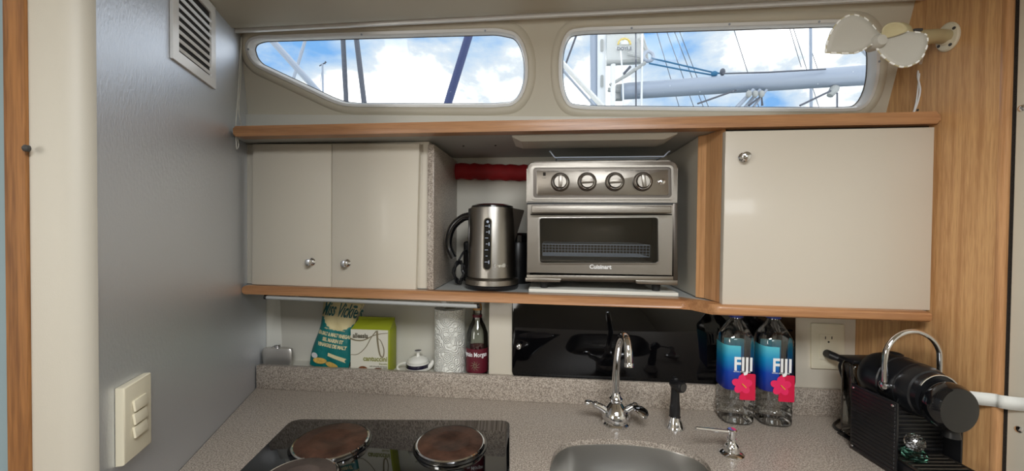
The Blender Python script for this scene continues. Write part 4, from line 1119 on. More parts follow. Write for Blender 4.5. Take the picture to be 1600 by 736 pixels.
# spout (right) — open triangular beak
bm = B()
s0_ = V((kx + .058, ky, K(354))); sT = [V((kx + .052, ky - .022, z1k)), V((kx + .052, ky + .022, z1k)), V((kx + .091, ky, z1k - .006))]
vv = [bm.verts.new(p) for p in sT] + [bm.verts.new(V((kx + .062, ky, K(382))))]
for f_ in ((0, 2, 1), (0, 3, 2), (1, 2, 3), (0, 1, 3)): bm.faces.new([vv[i] for i in f_])
bmesh.ops.bevel(bm, geom=bm.edges[:], offset=.0015, segments=2, affect='EDGES'); obj('spout', bm, 'darksteel', kt)
# handle
def kh(px, py): return on_y(px, py, ky)
inner = [kh(735, 337), kh(722, 341), kh(708, 354), kh(701, 373), kh(702, 388), kh(709, 403)]
bm = B(); tube(bm, spline(inner, 8), [.0110, .0095], 16); bmesh.ops.scale(bm, vec=(1, 1.4, 1), space=Matrix.Translation((0, -ky, 0)), verts=bm.verts[:]); hn_ = obj('handle', bm, 'blackgloss', kt)
bm = B(); tube(bm, spline([p + V((-.0085, -.006, .004)) for p in inner], 8), .0012, 8); obj('handle_trim', bm, 'steelh', hn_)
bm = B(); box(bm, (kx - .066, ky - .014, z0k + .01), (kx - .056, ky + .014, z1k - .002), .003); obj('handle_mount', bm, 'blackgloss', kt)
# water gauge
gx0, gx1 = -.0085, .0005
def kwarp(x, z, lift):
    r_ = .0672 - (z - z0k - .02) / (z1k - z0k - .026) * .0055 + lift
    a_ = (x) / .064 - math.pi / 2 - YAW * 0
    return V((kx + r_ * math.cos(a_), ky + r_ * math.sin(a_), z))
def kplate(pts, m, name, par, l0, l1):
    bm = B(); a1 = [bm.verts.new(kwarp(x, z, l0)) for x, z in pts]; a2 = [bm.verts.new(kwarp(x, z, l1)) for x, z in pts]
    bm.faces.new(a2); n_ = len(pts)
    for k in range(n_): bm.faces.new([a1[k], a1[(k + 1) % n_], a2[(k + 1) % n_], a2[k]])
    return obj(name, bm, m, par)
def capsule(x, z0_, z1_, r):
    return [(x + r * math.cos(math.pi * k / 8), z1_ - r + r * math.sin(math.pi * k / 8)) for k in range(9)] + [(x - r * math.cos(math.pi * k / 8), z0_ + r - r * math.sin(math.pi * k / 8)) for k in range(9)]
gxx = -.003; gz0, gz1 = K(419), K(341)
gr = kplate(capsule(gxx, gz0, gz1, .0115), 'chrome', 'gauge_rim', kt, -.001, .0012)
kplate(capsule(gxx, gz0 + .0025, gz1 - .0025, .0090), 'blackgloss', 'gauge_window', kt, .0, .0018)
bm = B()
for k in range(7):
    z = gz0 + .022 + (gz1 - gz0 - .045) * k / 6; wdt = .004 if k % 2 else .0065
    pts = [(gxx - wdt, z), (gxx + wdt * .3, z), (gxx + wdt * .3, z + .0014), (gxx - wdt, z + .0014)]
    bm.faces.new([bm.verts.new(kwarp(x, q2, .0022)) for x, q2 in pts])
    if k in (0, 3, 5, 6):
        bm.faces.new([bm.verts.new(kwarp(x, q2, .0022)) for x, q2 in [(gxx + .003, z - .004), (gxx + .0055, z - .004), (gxx + .0055, z + .005), (gxx + .003, z + .005)]])
bm.faces.new([bm.verts.new(kwarp(gxx + .0035 * math.cos(t), gz1 - .011 + .0035 * math.sin(t), .0022)) for t in [2 * math.pi * k / 12 for k in range(12)]])
obj('gauge_marks', bm, 'alu', kt)
obj('lettering', text_bm('Breville', .0125, 0, (1, 0, 0), (0, 0, 1), .0003, bold=.0004, warp=lambda x, y, z: kwarp(.013 + x, K(414) + y, .0006 + z)), 'chrome', kt)
# cords piled behind kettle, dark canister behind
bm = B()
pts = []
for k in range(90):
    t = k / 90 * 2 * math.pi * 4.5; r_ = .018 + .004 * math.sin(k * 1.3)
    pts.append(V((kx - .098 + r_ * .75 * math.cos(t), 1.12 + .010 * math.sin(k * .6), kz + .036 + (r_ + .012) * math.sin(t))))
zmin = min(p.z for p in pts); pts = [p + V((0, 0, kz + .0035 - zmin)) for p in pts]
tube(bm, pts, .0032, 8)
tube(bm, spline([pts[-1], V((kx - .085, 1.15, kz + .10)), V((kx - .08, 1.17, kz + .03)), V((kx - .05, 1.19, kz + .004))], 8), .0032, 8)
single('kettle_cord', bm, 'black', 'coiled black power cord heaped between kettle and granite slab', 'cord')
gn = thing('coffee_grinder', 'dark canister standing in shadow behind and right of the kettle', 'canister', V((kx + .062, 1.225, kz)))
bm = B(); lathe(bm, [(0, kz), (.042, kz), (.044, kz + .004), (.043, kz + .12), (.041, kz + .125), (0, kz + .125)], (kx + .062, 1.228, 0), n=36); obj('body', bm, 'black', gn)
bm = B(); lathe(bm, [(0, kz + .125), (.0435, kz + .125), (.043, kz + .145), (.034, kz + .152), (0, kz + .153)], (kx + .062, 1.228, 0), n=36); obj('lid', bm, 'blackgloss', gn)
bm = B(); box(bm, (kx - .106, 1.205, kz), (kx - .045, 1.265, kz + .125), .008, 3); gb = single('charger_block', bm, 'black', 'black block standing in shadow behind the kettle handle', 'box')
# red cloth roll at the back
ra_, rb_ = on_y(700, 267, 1.268), on_y(840, 270, 1.268)
bm = B(); pts = [ra_.lerp(rb_, k / 20) + V((0, .002 * math.sin(k * 1.7), .0015 * math.sin(k * 2.3))) for k in range(21)]
tube(bm, pts, .0205, 18)
bmesh.ops.scale(bm, vec=(1, .95, 1.25), space=Matrix.Translation(-ra_), verts=bm.verts[:])
single('red_cloth_roll', bm, 'redcloth', 'rolled red cloth along the top of the niche behind the kettle', 'cloth')
# under-shelf lamp (flat) above the toaster
lp = thing('under_shelf_lamp', 'flat white lamp panel fixed under the shelf above the toaster oven', 'lamp', on_y(930, 226, 1.0))
xa, xb = on_y(800, 224, .99).x, on_y(1057, 220, .99).x
bm = B()
top_ = [V((xa, .985, 0)), V((xb, .985, 0)), V((xb, 1.10, 0)), V((xa, 1.10, 0))]
bot_ = [V((xa + .022, 1.0, 0)), V((xb - .025, 1.0, 0)), V((xb - .025, 1.09, 0)), V((xa + .022, 1.09, 0))]
q1 = [bm.verts.new((p.x, p.y, zu(p.x) - .0005)) for p in top_]; q15 = [bm.verts.new((p.x, p.y, zu(p.x) - .004)) for p in top_]; q2 = [bm.verts.new((p.x, p.y, zu(p.x) - .013)) for p in bot_]
for a_, b_ in ((q1, q15), (q15, q2)):
    for k in range(4): bm.faces.new([a_[k], a_[(k + 1) % 4], b_[(k + 1) % 4], b_[k]])
bm.faces.new(q1); bm.faces.new(q2); obj('diffuser', bm, 'white', lp, smooth=False)
for px in (725, 775):
    c = on_plane(px, 228, (0, 0, zu(-.1)), (0, 0, 1)); c = V((c.x, 1.10, zu(c.x)))
    bm = B(); lathe(bm, [(0, 0), (.003, 0), (.0025, .002), (0, .0025)], c + V((0, 0, -.0002)), (0, 0, -1), 12)
    single('shelf_screw', bm, 'gapdark', 'dark screw under the shelf above the kettle, %s one' % ('left' if px < 750 else 'right'), 'screw')

# white board under the toaster
YT = 1.035
bxa, bxb = on_y(826, 458, 1.036).x, on_y(1060, 466, 1.036).x; bz0 = max(zs(bxa), zs(bxb)) + .0002
bm = B(); box(bm, (bxa, 1.036, 0), (bxb, 1.275, .009), .001)
for v in bm.verts: v.co.z += zs(v.co.x) + .0002
single('cutting_board', bm, 'white', 'thin white board lying under the toaster oven', 'board')
BT = zs(bxb) + .0095; BT2 = zs(bxa) + .0095
# toaster oven
T = lambda px, py, off=0.0: on_y(px, py, YT + off)
to = thing('toaster_oven', 'stainless steel toaster oven with four knobs and a glass door', 'toaster oven', V((T(940, 440).x, YT + .1, BT)))
tx0, tx1 = T(822, 350).x, T(1058.5, 350).x
zT = T(940, 251).z; zB = T(880, 440).z
zmid = T(940, 316.5).z
# shell
bm = B(); dpt = .215
box(bm, (tx0 + .002, YT + .012, zB), (tx0 + .010, YT + dpt, zT - .01), .001); box(bm, (tx1 - .010, YT + .012, zB), (tx1 - .002, YT + dpt, zT - .01), .001)
box(bm, (tx0 + .002, YT + .012, zB), (tx1 - .002, YT + dpt, zB + .012), .001)
box(bm, (tx0 + .002, YT + dpt - .008, zB), (tx1 - .002, YT + dpt, zT - .01), .001)
obj('housing', bm, 'darksteel', to)
bm = B(); pts = rpoly([V((tx0, YT + .004, zmid)), V((tx1, YT + .004, zmid)), V((tx1, YT + .004, zT)), V((tx0, YT + .004, zT))], [.001, .001, .020, .020], 8)
plate(bm, pts, (0, dpt - .004, 0), .003, 3); tph = obj('control_housing', bm, 'steelh', to, angle=40)
# recess frame + panel
def Tp(pts, r, off, n=6): return rpoly([T(px, py, off) for px, py in pts], r, n)
bm = B(); o_ = Tp([(829, 259), (1052, 258), (1053, 312), (829, 312)], .010, .0); i_ = Tp([(833, 262), (1048.5, 261), (1049.5, 309), (833, 309)], .008, .0)
ringplate(bm, o_, i_, (0, .005, 0)); obj('bezel', bm, 'steelh', tph)
bm = B(); plate(bm, Tp([(833, 262), (1048.5, 261), (1049.5, 309), (833, 309)], .008, .0035), (0, .0015, 0)); obj('recess', bm, 'darksteel', tph)
bm = B(); plate(bm, Tp([(838.5, 266), (1044, 264.5), (1045, 305), (838.5, 305)], .006, .0008), (0, .003, 0), .0006); cpn = obj('control_panel', bm, 'steelh', tph)
for i_k, (px, py, an) in enumerate(((875.3, 284.5, 90), (917.2, 284, 3), (960.5, 284, 3), (1004, 284, 98))):
    c = T(px, py, .0008)
    bm = B(); lathe(bm, [(0, 0), (.0250 * .98, 0), (.0235, .006), (.0205, .008), (.0175, .008), (.0175, .004), (0, .004)], c, (0, -1, 0), 40); kn = obj('knob', bm, 'darksteel', cpn)
    bm = B(); lathe(bm, [(0, .004), (.0165, .004), (.0165, .011), (.0150, .013), (0, .013)], c, (0, -1, 0), 36); kf = obj('knob_face', bm, 'alu', kn) if False else obj('knob_face', bm, 'steelh', kn)
    bm = B(); box(bm, (-.0158, -.006, -.0045), (.0158, 0, .0045), .0012)
    mt = Matrix.Translation(c + V((0, -.0125, 0))) @ Matrix.Rotation(math.radians(-an), 4, 'Y'); obj('grip_bar', bm, 'steelh', kn, xf=mt)
    bm = B(); tube(bm, [c + V((.0185 * math.cos(t), -.0086, .0185 * math.sin(t))) for t in [2 * math.pi * k / 32 for k in range(32)]], .0012, 6, True); obj('chrome_ring', bm, 'chrome', kn)
c = T(1034, 284, .0008)
bm = B(); lathe(bm, [(0, 0), (.0092, 0), (.0088, .003), (.0070, .004), (0, .0042)], c, (0, -1, 0), 28, 1, .8); bt_ = obj('button', bm, 'chrome', cpn); 
bm = B(); box(bm, c + V((-.0008, -.0046, -.003)), c + V((.0008, -.004, .003))); obj('light_mark', bm, 'dkgrey', bt_)
def cpt(s, size, px, py, m='dkgrey', **k): obj('lettering', text_bm(s, size, T(px, py, .0003), (1, 0, 0), (0, 0, 1), .0002, align='CENTER', **k), m, cpn)
cpt('ON / OVEN TIMER', .0036, 864, 268.3); cpt('TEMPERATURE', .0036, 913, 268); cpt('FUNCTION', .0036, 951, 268); cpt('TOAST SHADE', .0036, 1000, 268)
cpt('BROIL   WARM   AIRFRY', .003, 980, 266.5)
bm = B(); c = T(850.5, 272, .0003); box(bm, c + V((-.0035, 0, -.0045)), c + V((.0035, .0006, .0045)), .0005, 1); obj('symbol', bm, 'gapdark', cpn)
cpt('POWER', .003, 850, 279)
# dark gap
bm = B(); box(bm, (tx0 + .001, YT + .006, T(940, 319.5).z), (tx1 - .001, YT + .10, zmid - .0002)); obj('seam', bm, 'black', to)
# door with window opening
dz1, dz0 = T(940, 320).z, T(940, 428).z
dx0, dx1 = T(824, 380).x, T(1051, 380).x
wl_ = [(q[0], q[2]) for q in [T(843, 341), T(1028, 340), T(1029, 411), T(844, 411)]]
hole = [(p.x, p.y) for p in rpoly([V(q) for q in wl_], .007, 6)]
bm = curve_plate('door', [[(dx0, dz0), (dx1, dz0), (dx1, dz1), (dx0, dz1)], hole], V((0, YT + .006, 0)), V((1, 0, 0)), V((0, 0, 1)), .010)
dro = obj('door', bm, 'steelh', to)
oh = [(p.x, p.y) for p in rpoly([V(q) for q in wl_], .007, 6)]
bm = B(); oo = offset2(oh, .0045); 
ringplate(bm, [V((x, YT + .0002, z)) for x, z in oo], [V((x, YT - .0002, z)) for x, z in offset2(oh, .0005)], (0, .004, 0)); obj('window_rim', bm, 'steel', dro)
bm = B(); plate(bm, [V((x, YT + .004, z)) for x, z in offset2(oh, .0002)], (0, .003, 0)); obj('window_glass', bm, 'ovenglass', dro, smooth=False)
bm = B(); plate(bm, [T(830.5, 321, -.026), T(1049.5, 322, -.026), T(1049.5, 333, -.026), T(830.5, 333, -.026)], (0, .006, 0), .002, 3)
hnd = obj('handle', bm, 'steelh', dro, 'flat steel handle bar')
for px in (836, 1044):
    bm = B(); c = T(px, 327, -.02); box(bm, c + V((-.004, .0, -.005)), c + V((.004, .0205, .005)), .001); obj('handle_post', bm, 'darksteel', hnd)
bm = B(); plate(bm, [T(829, 334, -.0002), T(1050, 334, -.0002), T(1050, 336.2, -.0002), T(829, 336.2, -.0002)], (0, .0004, 0)); obj('seam', bm, 'gapdark', dro)
obj('lettering', text_bm('Cuisinart', .0150, T(938, 420, -.0006), (1, 0, 0), (0, 0, 1), .0006, align='CENTER', bold=.0004, sx=1.0), 'whiteink', dro, 'pale raised lettering Cuisinart')
# bottom strip and skirts
bm = B(); plate(bm, [T(823, 429.5, .003), T(1052, 432, .003), T(1052, 439, .003), T(823, 436, .003)], (0, .02, 0), .001); obj('crumb_tray', bm, 'steelh', to)
bm = B(); plate(bm, [T(821, 434, .001), T(877, 436, .001), T(875, 441, .001), T(821, 440, .001)], (0, .03, 0), .001); obj('skirt', bm, 'steelh', to); bm = B(); plate(bm, [T(993, 438, .001), T(1059, 438, .001), T(1059, 446, .001), T(995, 443.5, .001)], (0, .03, 0), .001); obj('skirt', bm, 'steelh', to)
bm = B(); plate(bm, [T(1051.5, 318, .002), T(1058.5, 318, .002), T(1059, 440, .002), T(1052, 440, .002)], (0, .02, 0), .001); obj('side_edge', bm, 'darksteel', to)
for px, py in ((850, 0), (1030, 0)):
    for yy in (YT + .03, YT + .19):
        x = T(px, 445).x; bm = B(); z_ = zs(x) + .0095; lathe(bm, [(0, z_), (.010, z_), (.012, zB + .002), (0, zB + .002)], (x, yy, 0), n=18); obj('foot', bm, 'rubber', to)
# basket inside
c0, c1 = T(848, 381, .05), T(1013, 383, .05); zl = T(930, 400, .05).z
bm = B(); zt2 = c0.z; y0_, y1_ = YT + .035, YT + .185
def wire(a_, b_, r_=.0006): tube(bm, [a_, b_], r_, 5)
tube(bm, [V((c0.x, y0_, zt2)), V((c1.x, y0_, zt2)), V((c1.x, y1_, zt2)), V((c0.x, y1_, zt2))], .0014, 6, True)
for k in range(34):
    x = c0.x + (c1.x - c0.x) * k / 33; wire(V((x, y0_, zt2)), V((x, y0_ + .002, zl))); wire(V((x, y0_ + .002, zl)), V((x, y1_, zl)))
for k in range(5): z = zt2 + (zl - zt2) * k / 4; wire(V((c0.x, y0_ + .001, z)), V((c1.x, y0_ + .001, z)))
for k in range(16): y = y0_ + (y1_ - y0_) * k / 15; wire(V((c0.x, y, zl)), V((c1.x, y, zl)))
obj('wire_basket', bm, 'alu', to, 'chrome mesh basket behind the glass')
bm = B(); box(bm, (c0.x - .004, y0_ - .008, zl - .014), (c1.x + .004, y1_, zl - .011)); obj('drip_pan', bm, 'darksteel', to)
bm = B()
for k in range(3): tube(bm, [V((tx0 + .012, YT + .05 + k * .05, zB + .03)), V((tx1 - .012, YT + .05 + k * .05, zB + .03))], .003, 8)
obj('heating_rod', bm, 'darksteel', to)
# wire rack + dark trays on top
rk_ = thing('baking_rack', 'chrome wire baking rack lying upturned on the toaster oven', 'rack', V((T(950, 250).x, YT + .1, zT)))
bm = B()
a_, b_, c_, d_ = T(860, 237, .02), T(867, 245.5, .02), T(1037, 246, .02), T(1045, 237, .02)
b_.z = c_.z = zT + .0125
tube(bm, spline([a_ + V((-.003, 0, -.001)), a_, b_, b_ + V((.01, 0, 0))], 4) + [c_ + V((-.01, 0, 0))] + spline([c_, d_, d_ + V((.003, 0, 0))], 4), .0020, 8)
for k in range(1, 6): tube(bm, [b_ + V((.004, .03 * k, 0)), c_ + V((-.004, .03 * k, 0))], .0013, 6)
tube(bm, [b_ + V((.004, 0, 0)), b_ + V((.004, .15, 0))], .0015, 6); tube(bm, [c_ + V((-.004, 0, 0)), c_ + V((-.004, .15, 0))], .0015, 6)
obj('wire', bm, 'alu', rk_)
bm = B(); box(bm, (b_.x + .01, YT + .06, zT + .0002), (c_.x - .01, YT + .19, zT + .0108), .003); single('baking_tray', bm, 'black', 'dark baking tray lying beneath the wire rack on the toaster oven', 'tray')

# ================================================================== LEFT WALL: VENT, SWITCHES, CORD
def Lrect(px0, px1, zt_, zb_, off): 
    a_ = onL(px0, 300, off); b_ = onL(px1, 300, off)
    return V((a_.x, a_.y, 0)), V((b_.x, b_.y, 0))
a_ = onL(265, 92); b_ = onL(333, 138); zb_ = (a_.z + b_.z) / 2; zt_ = onL(333, 3).z + .045
vt = thing('vent_grille', 'white louvred vent grille high on the grey bulkhead', 'vent', V(((a_.x + b_.x) / 2, (a_.y + b_.y) / 2, zb_)))
ex = (b_ - a_); ex.z = 0; wv = ex.length; ex.normalize()
o_ = V((a_.x, a_.y, 0))
def LP(u, z, off): return o_ + ex * u + V((0, 0, z)) + LWn * off
bm = B(); zt_ = min(zt_, ZC - .02)
def rect(u0, u1, z0_, z1_, off): return [LP(u0, z0_, off), LP(u1, z0_, off), LP(u1, z1_, off), LP(u0, z1_, off)]
fw = wv * .12
bm = B(); ringplate(bm, rect(0, wv, zb_, zt_, .0005), rect(fw, wv - fw, zb_ + fw, zt_ - fw, .0005), LWn * .005); obj('frame', bm, 'whitecool', vt)
bm = B(); plate(bm, rect(fw, wv - fw, zb_ + fw, zt_ - fw, .0015), -LWn * .001); obj('backing', bm, 'gapdark', vt)
bm = B(); ns_ = int((zt_ - zb_ - 2 * fw) / .0165)
for k in range(ns_):
    z = zb_ + fw + .004 + k * .0165
    p = [LP(fw, z, .0040), LP(wv - fw, z, .0040), LP(wv - fw, z + .0055, .0062), LP(fw, z + .0055, .0062)]
    plate(bm, p, -LWn * .0012)
obj('slats', bm, 'whitecool', vt, smooth=False)
# switch plate
cor = [onL(*q_, .012) for q_ in ((194, 604), (237, 584), (239, 694), (195, 724))]
u0 = (cor[0] - o_).dot(ex); u1 = (cor[1] - o_).dot(ex); u2 = u0; sz1 = (cor[0].z + cor[1].z) / 2; sz0 = (cor[3].z + cor[2].z) / 2
u3 = (cor[2] - o_).dot(ex)
sw = thing('light_switch', 'ivory switch plate with three rocker buttons on the grey bulkhead', 'switch', LP((u0 + u1) / 2, sz0, 0))
bm = B(); plate(bm, rect(u0, u1, sz0, sz1, .012), -LWn * .0115, .003, 3); obj('plate', bm, 'ivory', sw)
hh = sz1 - sz0; ww = u1 - u0
for k, (t0, t1) in enumerate(((.615, .775), (.44, .60), (.265, .425))):
    bm = B(); p = rect(u0 + ww * .27, u0 + ww * .73, sz0 + hh * t0 + .001, sz0 + hh * t1 - .001, .0125)
    p[2] = p[2] + LWn * .0022; p[3] = p[3] + LWn * .0022; p[0] += LWn * .0045; p[1] += LWn * .0045
    plate(bm, p, -LWn * .003, .0006); obj('button', bm, 'ivory', sw)
# cord
bm = B()
cpts = [onL(377, 58, .006), onL(374, 110, .006), onL(371, 160, .006), onL(368, 196, .005)]
tube(bm, spline(cpts, 6), .0008, 6)
cpts = [onL(377, 58, .006), onL(376, 120, .004), onL(373, 170, .004), onL(377, 196, .004)]
tube(bm, spline(cpts, 6), .0008, 6)
tube(bm, spline([onL(368, 210, .006), onL(369, 222, .006), onL(370, 233, .006), onL(373, 226, .006), onL(370, 214, .006)], 5), .0009, 6)
single('blind_cord', bm, 'white', 'thin white cord hanging in the corner left of the pointed window', 'cord')

# ================================================================== FAN
fm = onR(1482, 58, .0005)
fan = thing('cabin_fan', 'small cream cabin fan with soft fabric blades on the oak bulkhead', 'fan', fm)
bm = B(); lathe(bm, [(0, 0), (.030, 0), (.030, .003), (.027, .006), (.018, .007), (.016, .012), (0, .012)], fm, RWn, 36, .72); mp_ = obj('mount_plate', bm, 'ivory', fan)
for an in (.9, 2.6, 4.2, 5.6):
    bm = B(); c = fm + RWn * .0062 + (RW * .72 * math.cos(an) + V((0, 0, math.sin(an)))) * .0225; lathe(bm, [(0, .001), (.003, .0008), (.0034, 0), (0, 0)], c, RWn, 12); obj('screw', bm, 'dkgrey', mp_)
hubp = None
DF = .72
fw_ = RCAM @ V((0, 0, -1))
armend = fpt(1418, 62, .775)
bm = B(); tube(bm, [fm + RWn * .008, fm + RWn * .035, armend], [.0145, .0140, .0155], 24); obj('arm', bm, 'khaki', fan)
hub = fpt(1371, 66, DF)
mdir = (armend - hub).normalized()
bm = B(); lathe(bm, [(0, -.012), (.014, -.012), (.021, .0), (.0235, .012), (.0235, .030), (.018, .040), (0, .042)], hub.lerp(armend, .45) + V((0, 0, .008)), (armend - hub + V((0, .02, .01))).normalized(), 30); obj('motor', bm, 'khaki', fan)
bm = B(); c = fpt(1432, 47.5, .765); box(bm, c + V((-.008, -.005, -.003)), c + V((.008, .005, .002)), .001); obj('switch', bm, 'dkgrey', fan)
bdir = -(fw_ * .95 + mdir * .0).normalized()
bm = B(); lathe(bm, [(0, -.018), (.010, -.018), (.0125, -.006), (.0125, .004), (.009, .010), (0, .012)], hub, bdir, 28); obj('hub', bm, 'fabric', fan)
bm = B(); tube(bm, [hub, hub.lerp(armend, .35) + V((0, 0, .005))], .004, 10); obj('shaft', bm, 'dkgrey', fan)
def blade(pts, m, tilt, stitched=True, D=DF, lab=None):
    """outline in the blade's own plane; the plane is pitched about the hub"""
    n = (bdir + tilt).normalized(); P3 = [on_plane(px, py, hub + bdir * (D - DF), n) for px, py in pts]
    P3 = spline(P3 + [P3[0]], 5)[:-1]
    c = sum(P3, V((0, 0, 0))) / len(P3)
    bm = B(); rings = []
    for s in (1, .75, .5, .25): rings.append([bm.verts.new(c + (p - c) * s - n * (.004 * (1 - s * s))) for p in P3])
    ce = bm.verts.new(c - n * .004); N_ = len(P3)
    for r1, r2 in zip(rings, rings[1:]):
        for k in range(N_): bm.faces.new([r1[k], r1[(k + 1) % N_], r2[(k + 1) % N_], r2[k]])
    for k in range(N_): bm.faces.new([rings[-1][k], rings[-1][(k + 1) % N_], ce])
    b = obj('blade', bm, m, fan, lab, angle=60); b.modifiers.new('thick', 'SOLIDIFY').thickness = .0012
    if stitched:
        bm = B(); tube(bm, P3, .0011, 6, True); e_ = obj('edge_wire', bm, 'dkgrey' if False else 'khaki', b)
        bm = B(); k = 0
        while k < N_ - 3:
            tube(bm, [P3[k] - n * -.0004, P3[k + 1], P3[(k + 2) % N_]], .0017, 6); k += 4
        obj('stitching', bm, 'stitch', b)
RTc = RCAM @ V((1, 0, 0)); UPc = RCAM @ V((0, 1, 0))
blade([(1290, 82), (1292, 68), (1301, 46), (1316, 29), (1334, 23.5), (1353, 30), (1368, 46), (1380, 62), (1366, 67), (1350, 77), (1334, 83), (1310, 83)], 'fabric', RTc * .12 + UPc * -.1)
blade([(1366, 67), (1381, 57), (1398, 50), (1424, 50), (1444, 53), (1449, 62), (1446, 78), (1438, 93), (1424, 102), (1408, 104.5), (1390, 97), (1374, 82)], 'fabric', RTc * -.12 + UPc * .12)
blade([(1376, 62), (1378, 46), (1387, 37), (1400, 34.5), (1412, 38), (1418, 48), (1400, 56)], 'khaki', UPc * -.3 + RTc * -.1, False, DF - .0, 'yellowish rear blade')
bm = B(); tube(bm, spline([fpt(1441, 78, .77), onR(1438, 98, .004), onR(1434, 118, .004), onR(1438, 140, .003), onR(1434, 160, .003), onR(1428, 176, .003), onR(1427, 182, .003)], 7), .0017, 8)
tube(bm, spline([fpt(1443, 78, .77), onR(1440, 98, .0035), onR(1436, 122, .003), onR(1434, 142, .0035), onR(1431, 162, .004), onR(1426, 180, .003)], 7), .0014, 8)
single('fan_cord', bm, 'whitecool', 'thin white twin cord dropping from the fan to the shelf', 'cord')
bm = B(); lathe(bm, [(0, 0), (.0025, 0), (.002, .0015), (0, .002)], onR(1434, 172), RWn, 12); single('panel_screw', bm, 'dkgrey', 'tiny dark screw in the oak bulkhead just above the shelf', 'screw')

# ================================================================== OUTSIDE: RAILS, RIGGING, NEIGHBOURING MAST
def at(px, py, D): return fpt(px, py, D)
bm = B(); box(bm, (-4, 1.34, 1.55), (3.5, 3.6, 1.60)); struct('floor_side_deck', bm, 'white')
M['sea'] = mat('grey_green_harbour_water', (70, 88, 92), 0.15, bump=(3, .4))
bm = B(); box(bm, (-80, 3.6, -.4), (80, 90, -.3)); struct('ground_water', bm, 'sea')
def line(name, a_, b_, D1, D2, r, m, label, cat, group=None):
    p = at(a_[0], a_[1], D1); q_ = at(b_[0], b_[1], D2); d = (q_ - p) * .6
    t_dn = (1.602 - q_.z) / (q_.z - p.z)
    bm = B(); tube(bm, [p - d, q_ + (q_ - p) * t_dn], r, 10); return single(name, bm, m, label, cat, group)
line('guard_rail', (424, 62), (496, 142), 1.75, 1.75, .014, 'alu', 'white diagonal rail outside the pointed end of the window', 'rail')
line('guard_wire', (476, 66), (460, 118), 2.6, 2.6, .010, 'alu', 'thin pale wire leaning left of the small far masts', 'wire')
line('shroud', (536, 62), (541, 160), 2.2, 2.2, .013, 'shroud', 'dark shroud outside the left window, left one of the close pair', 'rigging')
line('shroud', (557, 61), (569, 160), 2.2, 2.2, .014, 'shroud', 'dark shroud outside the left window, right one of the close pair', 'rigging')
line('boat_strut', (732, 57), (700, 161), 1.9, 1.9, .019, 'bluestrut', 'thick dark blue strut slanting across the left window', 'strut')
fm_ = thing('far_mast', 'tiny distant mast with masthead gear seen through the left window', 'mast', at(505, 160, 30))
bm = B(); p = at(504, 100, 30); q_ = at(506, 240, 30); tube(bm, [p, p + (q_ - p) * ((-.3 - p.z) / (q_.z - p.z))], .07, 8); obj('pole', bm, 'alu', fm_)
bm = B(); tube(bm, [at(499, 103, 30), at(510, 97, 30)], .04, 6); tube(bm, [at(507, 100, 30), at(509, 96, 30)], .05, 6); obj('wind_vane', bm, 'shroud', fm_)
bm = B(); tube(bm, [at(504, 100, 30), at(490, 240, 30)], .018, 5); obj('stay', bm, 'alu', fm_)
# neighbouring yacht: mast, sail stack, boom, vang
DM = 5.0
ms_ = thing('yacht_mast', 'tall white mast of the neighbouring yacht with in-mast slots', 'mast', at(945, 400, DM))
bm = B(); p = at(930, -500, DM + .15); q_ = at(930, 700, DM + .15); tube(bm, [p, p + (q_ - p) * ((-.3 - p.z) / (q_.z - p.z))], .065, 20); obj('mast_tube', bm, 'alu', ms_)
bm = B(); p = at(941, -500, DM); q_ = at(941, 700, DM); plate(bm, [at(934, -500, DM), at(947, -500, DM), at(947, 700, DM), at(934, 700, DM)], (0, .06, 0), .01); tk = obj('sail_track', bm, 'whitecool', ms_)
for py in (70, 126):
    bm = B(); plate(bm, rpoly([at(938.5, py - 9, DM - .02), at(943, py - 9, DM - .02), at(943, py + 10, DM - .02), at(938.5, py + 10, DM - .02)], .015, 4), (0, .01, 0)); obj('slot', bm, 'shelfgrey', tk)
DB = 4.9
bmn = thing('yacht_boom', 'long pale grey boom of the neighbouring yacht crossing the right window', 'boom', at(1150, 130, DB))
a_, b_ = at(972, 143, DB), at(1420, 113, 3.9)
bm = B(); tube(bm, [a_, b_], [.098, .098], 28); obj('spar', bm, 'alu', bmn)
bm = B(); plate(bm, [at(963, 131, DB), at(974, 130, DB), at(974, 154, DB), at(963, 154, DB)], (0, .1, 0), .01); tube(bm, [at(950, 140, DB), at(975, 143, DB)], .03, 8); obj('gooseneck', bm, 'shelfgrey', bmn)
c = at(1129, 112.5, 4.5); bm = B(); ball(bm, c, .03, 12, (1, 1, 1.4)); obj('block', bm, 'shroud', bmn)
c = at(1116, 115.5, 4.5); bm = B(); ball(bm, c, .035, 12, (1.1, 1, .9)); obj('cleat', bm, 'bluerope', bmn, 'blue cleat')
bm = B(); c = at(1312, 130, 4.1); tube(bm, [c, at(1308, 136, 4.1)], .012, 8); lathe(bm, [(0, 0), (.035, 0), (.045, .03), (.03, .11), (0, .12)], at(1340 - 34, 136, 4.1) , (at(1298, 149, 4.1) - at(1307, 136, 4.1)).normalized(), 14); obj('block', bm, 'shelfgrey', bmn)
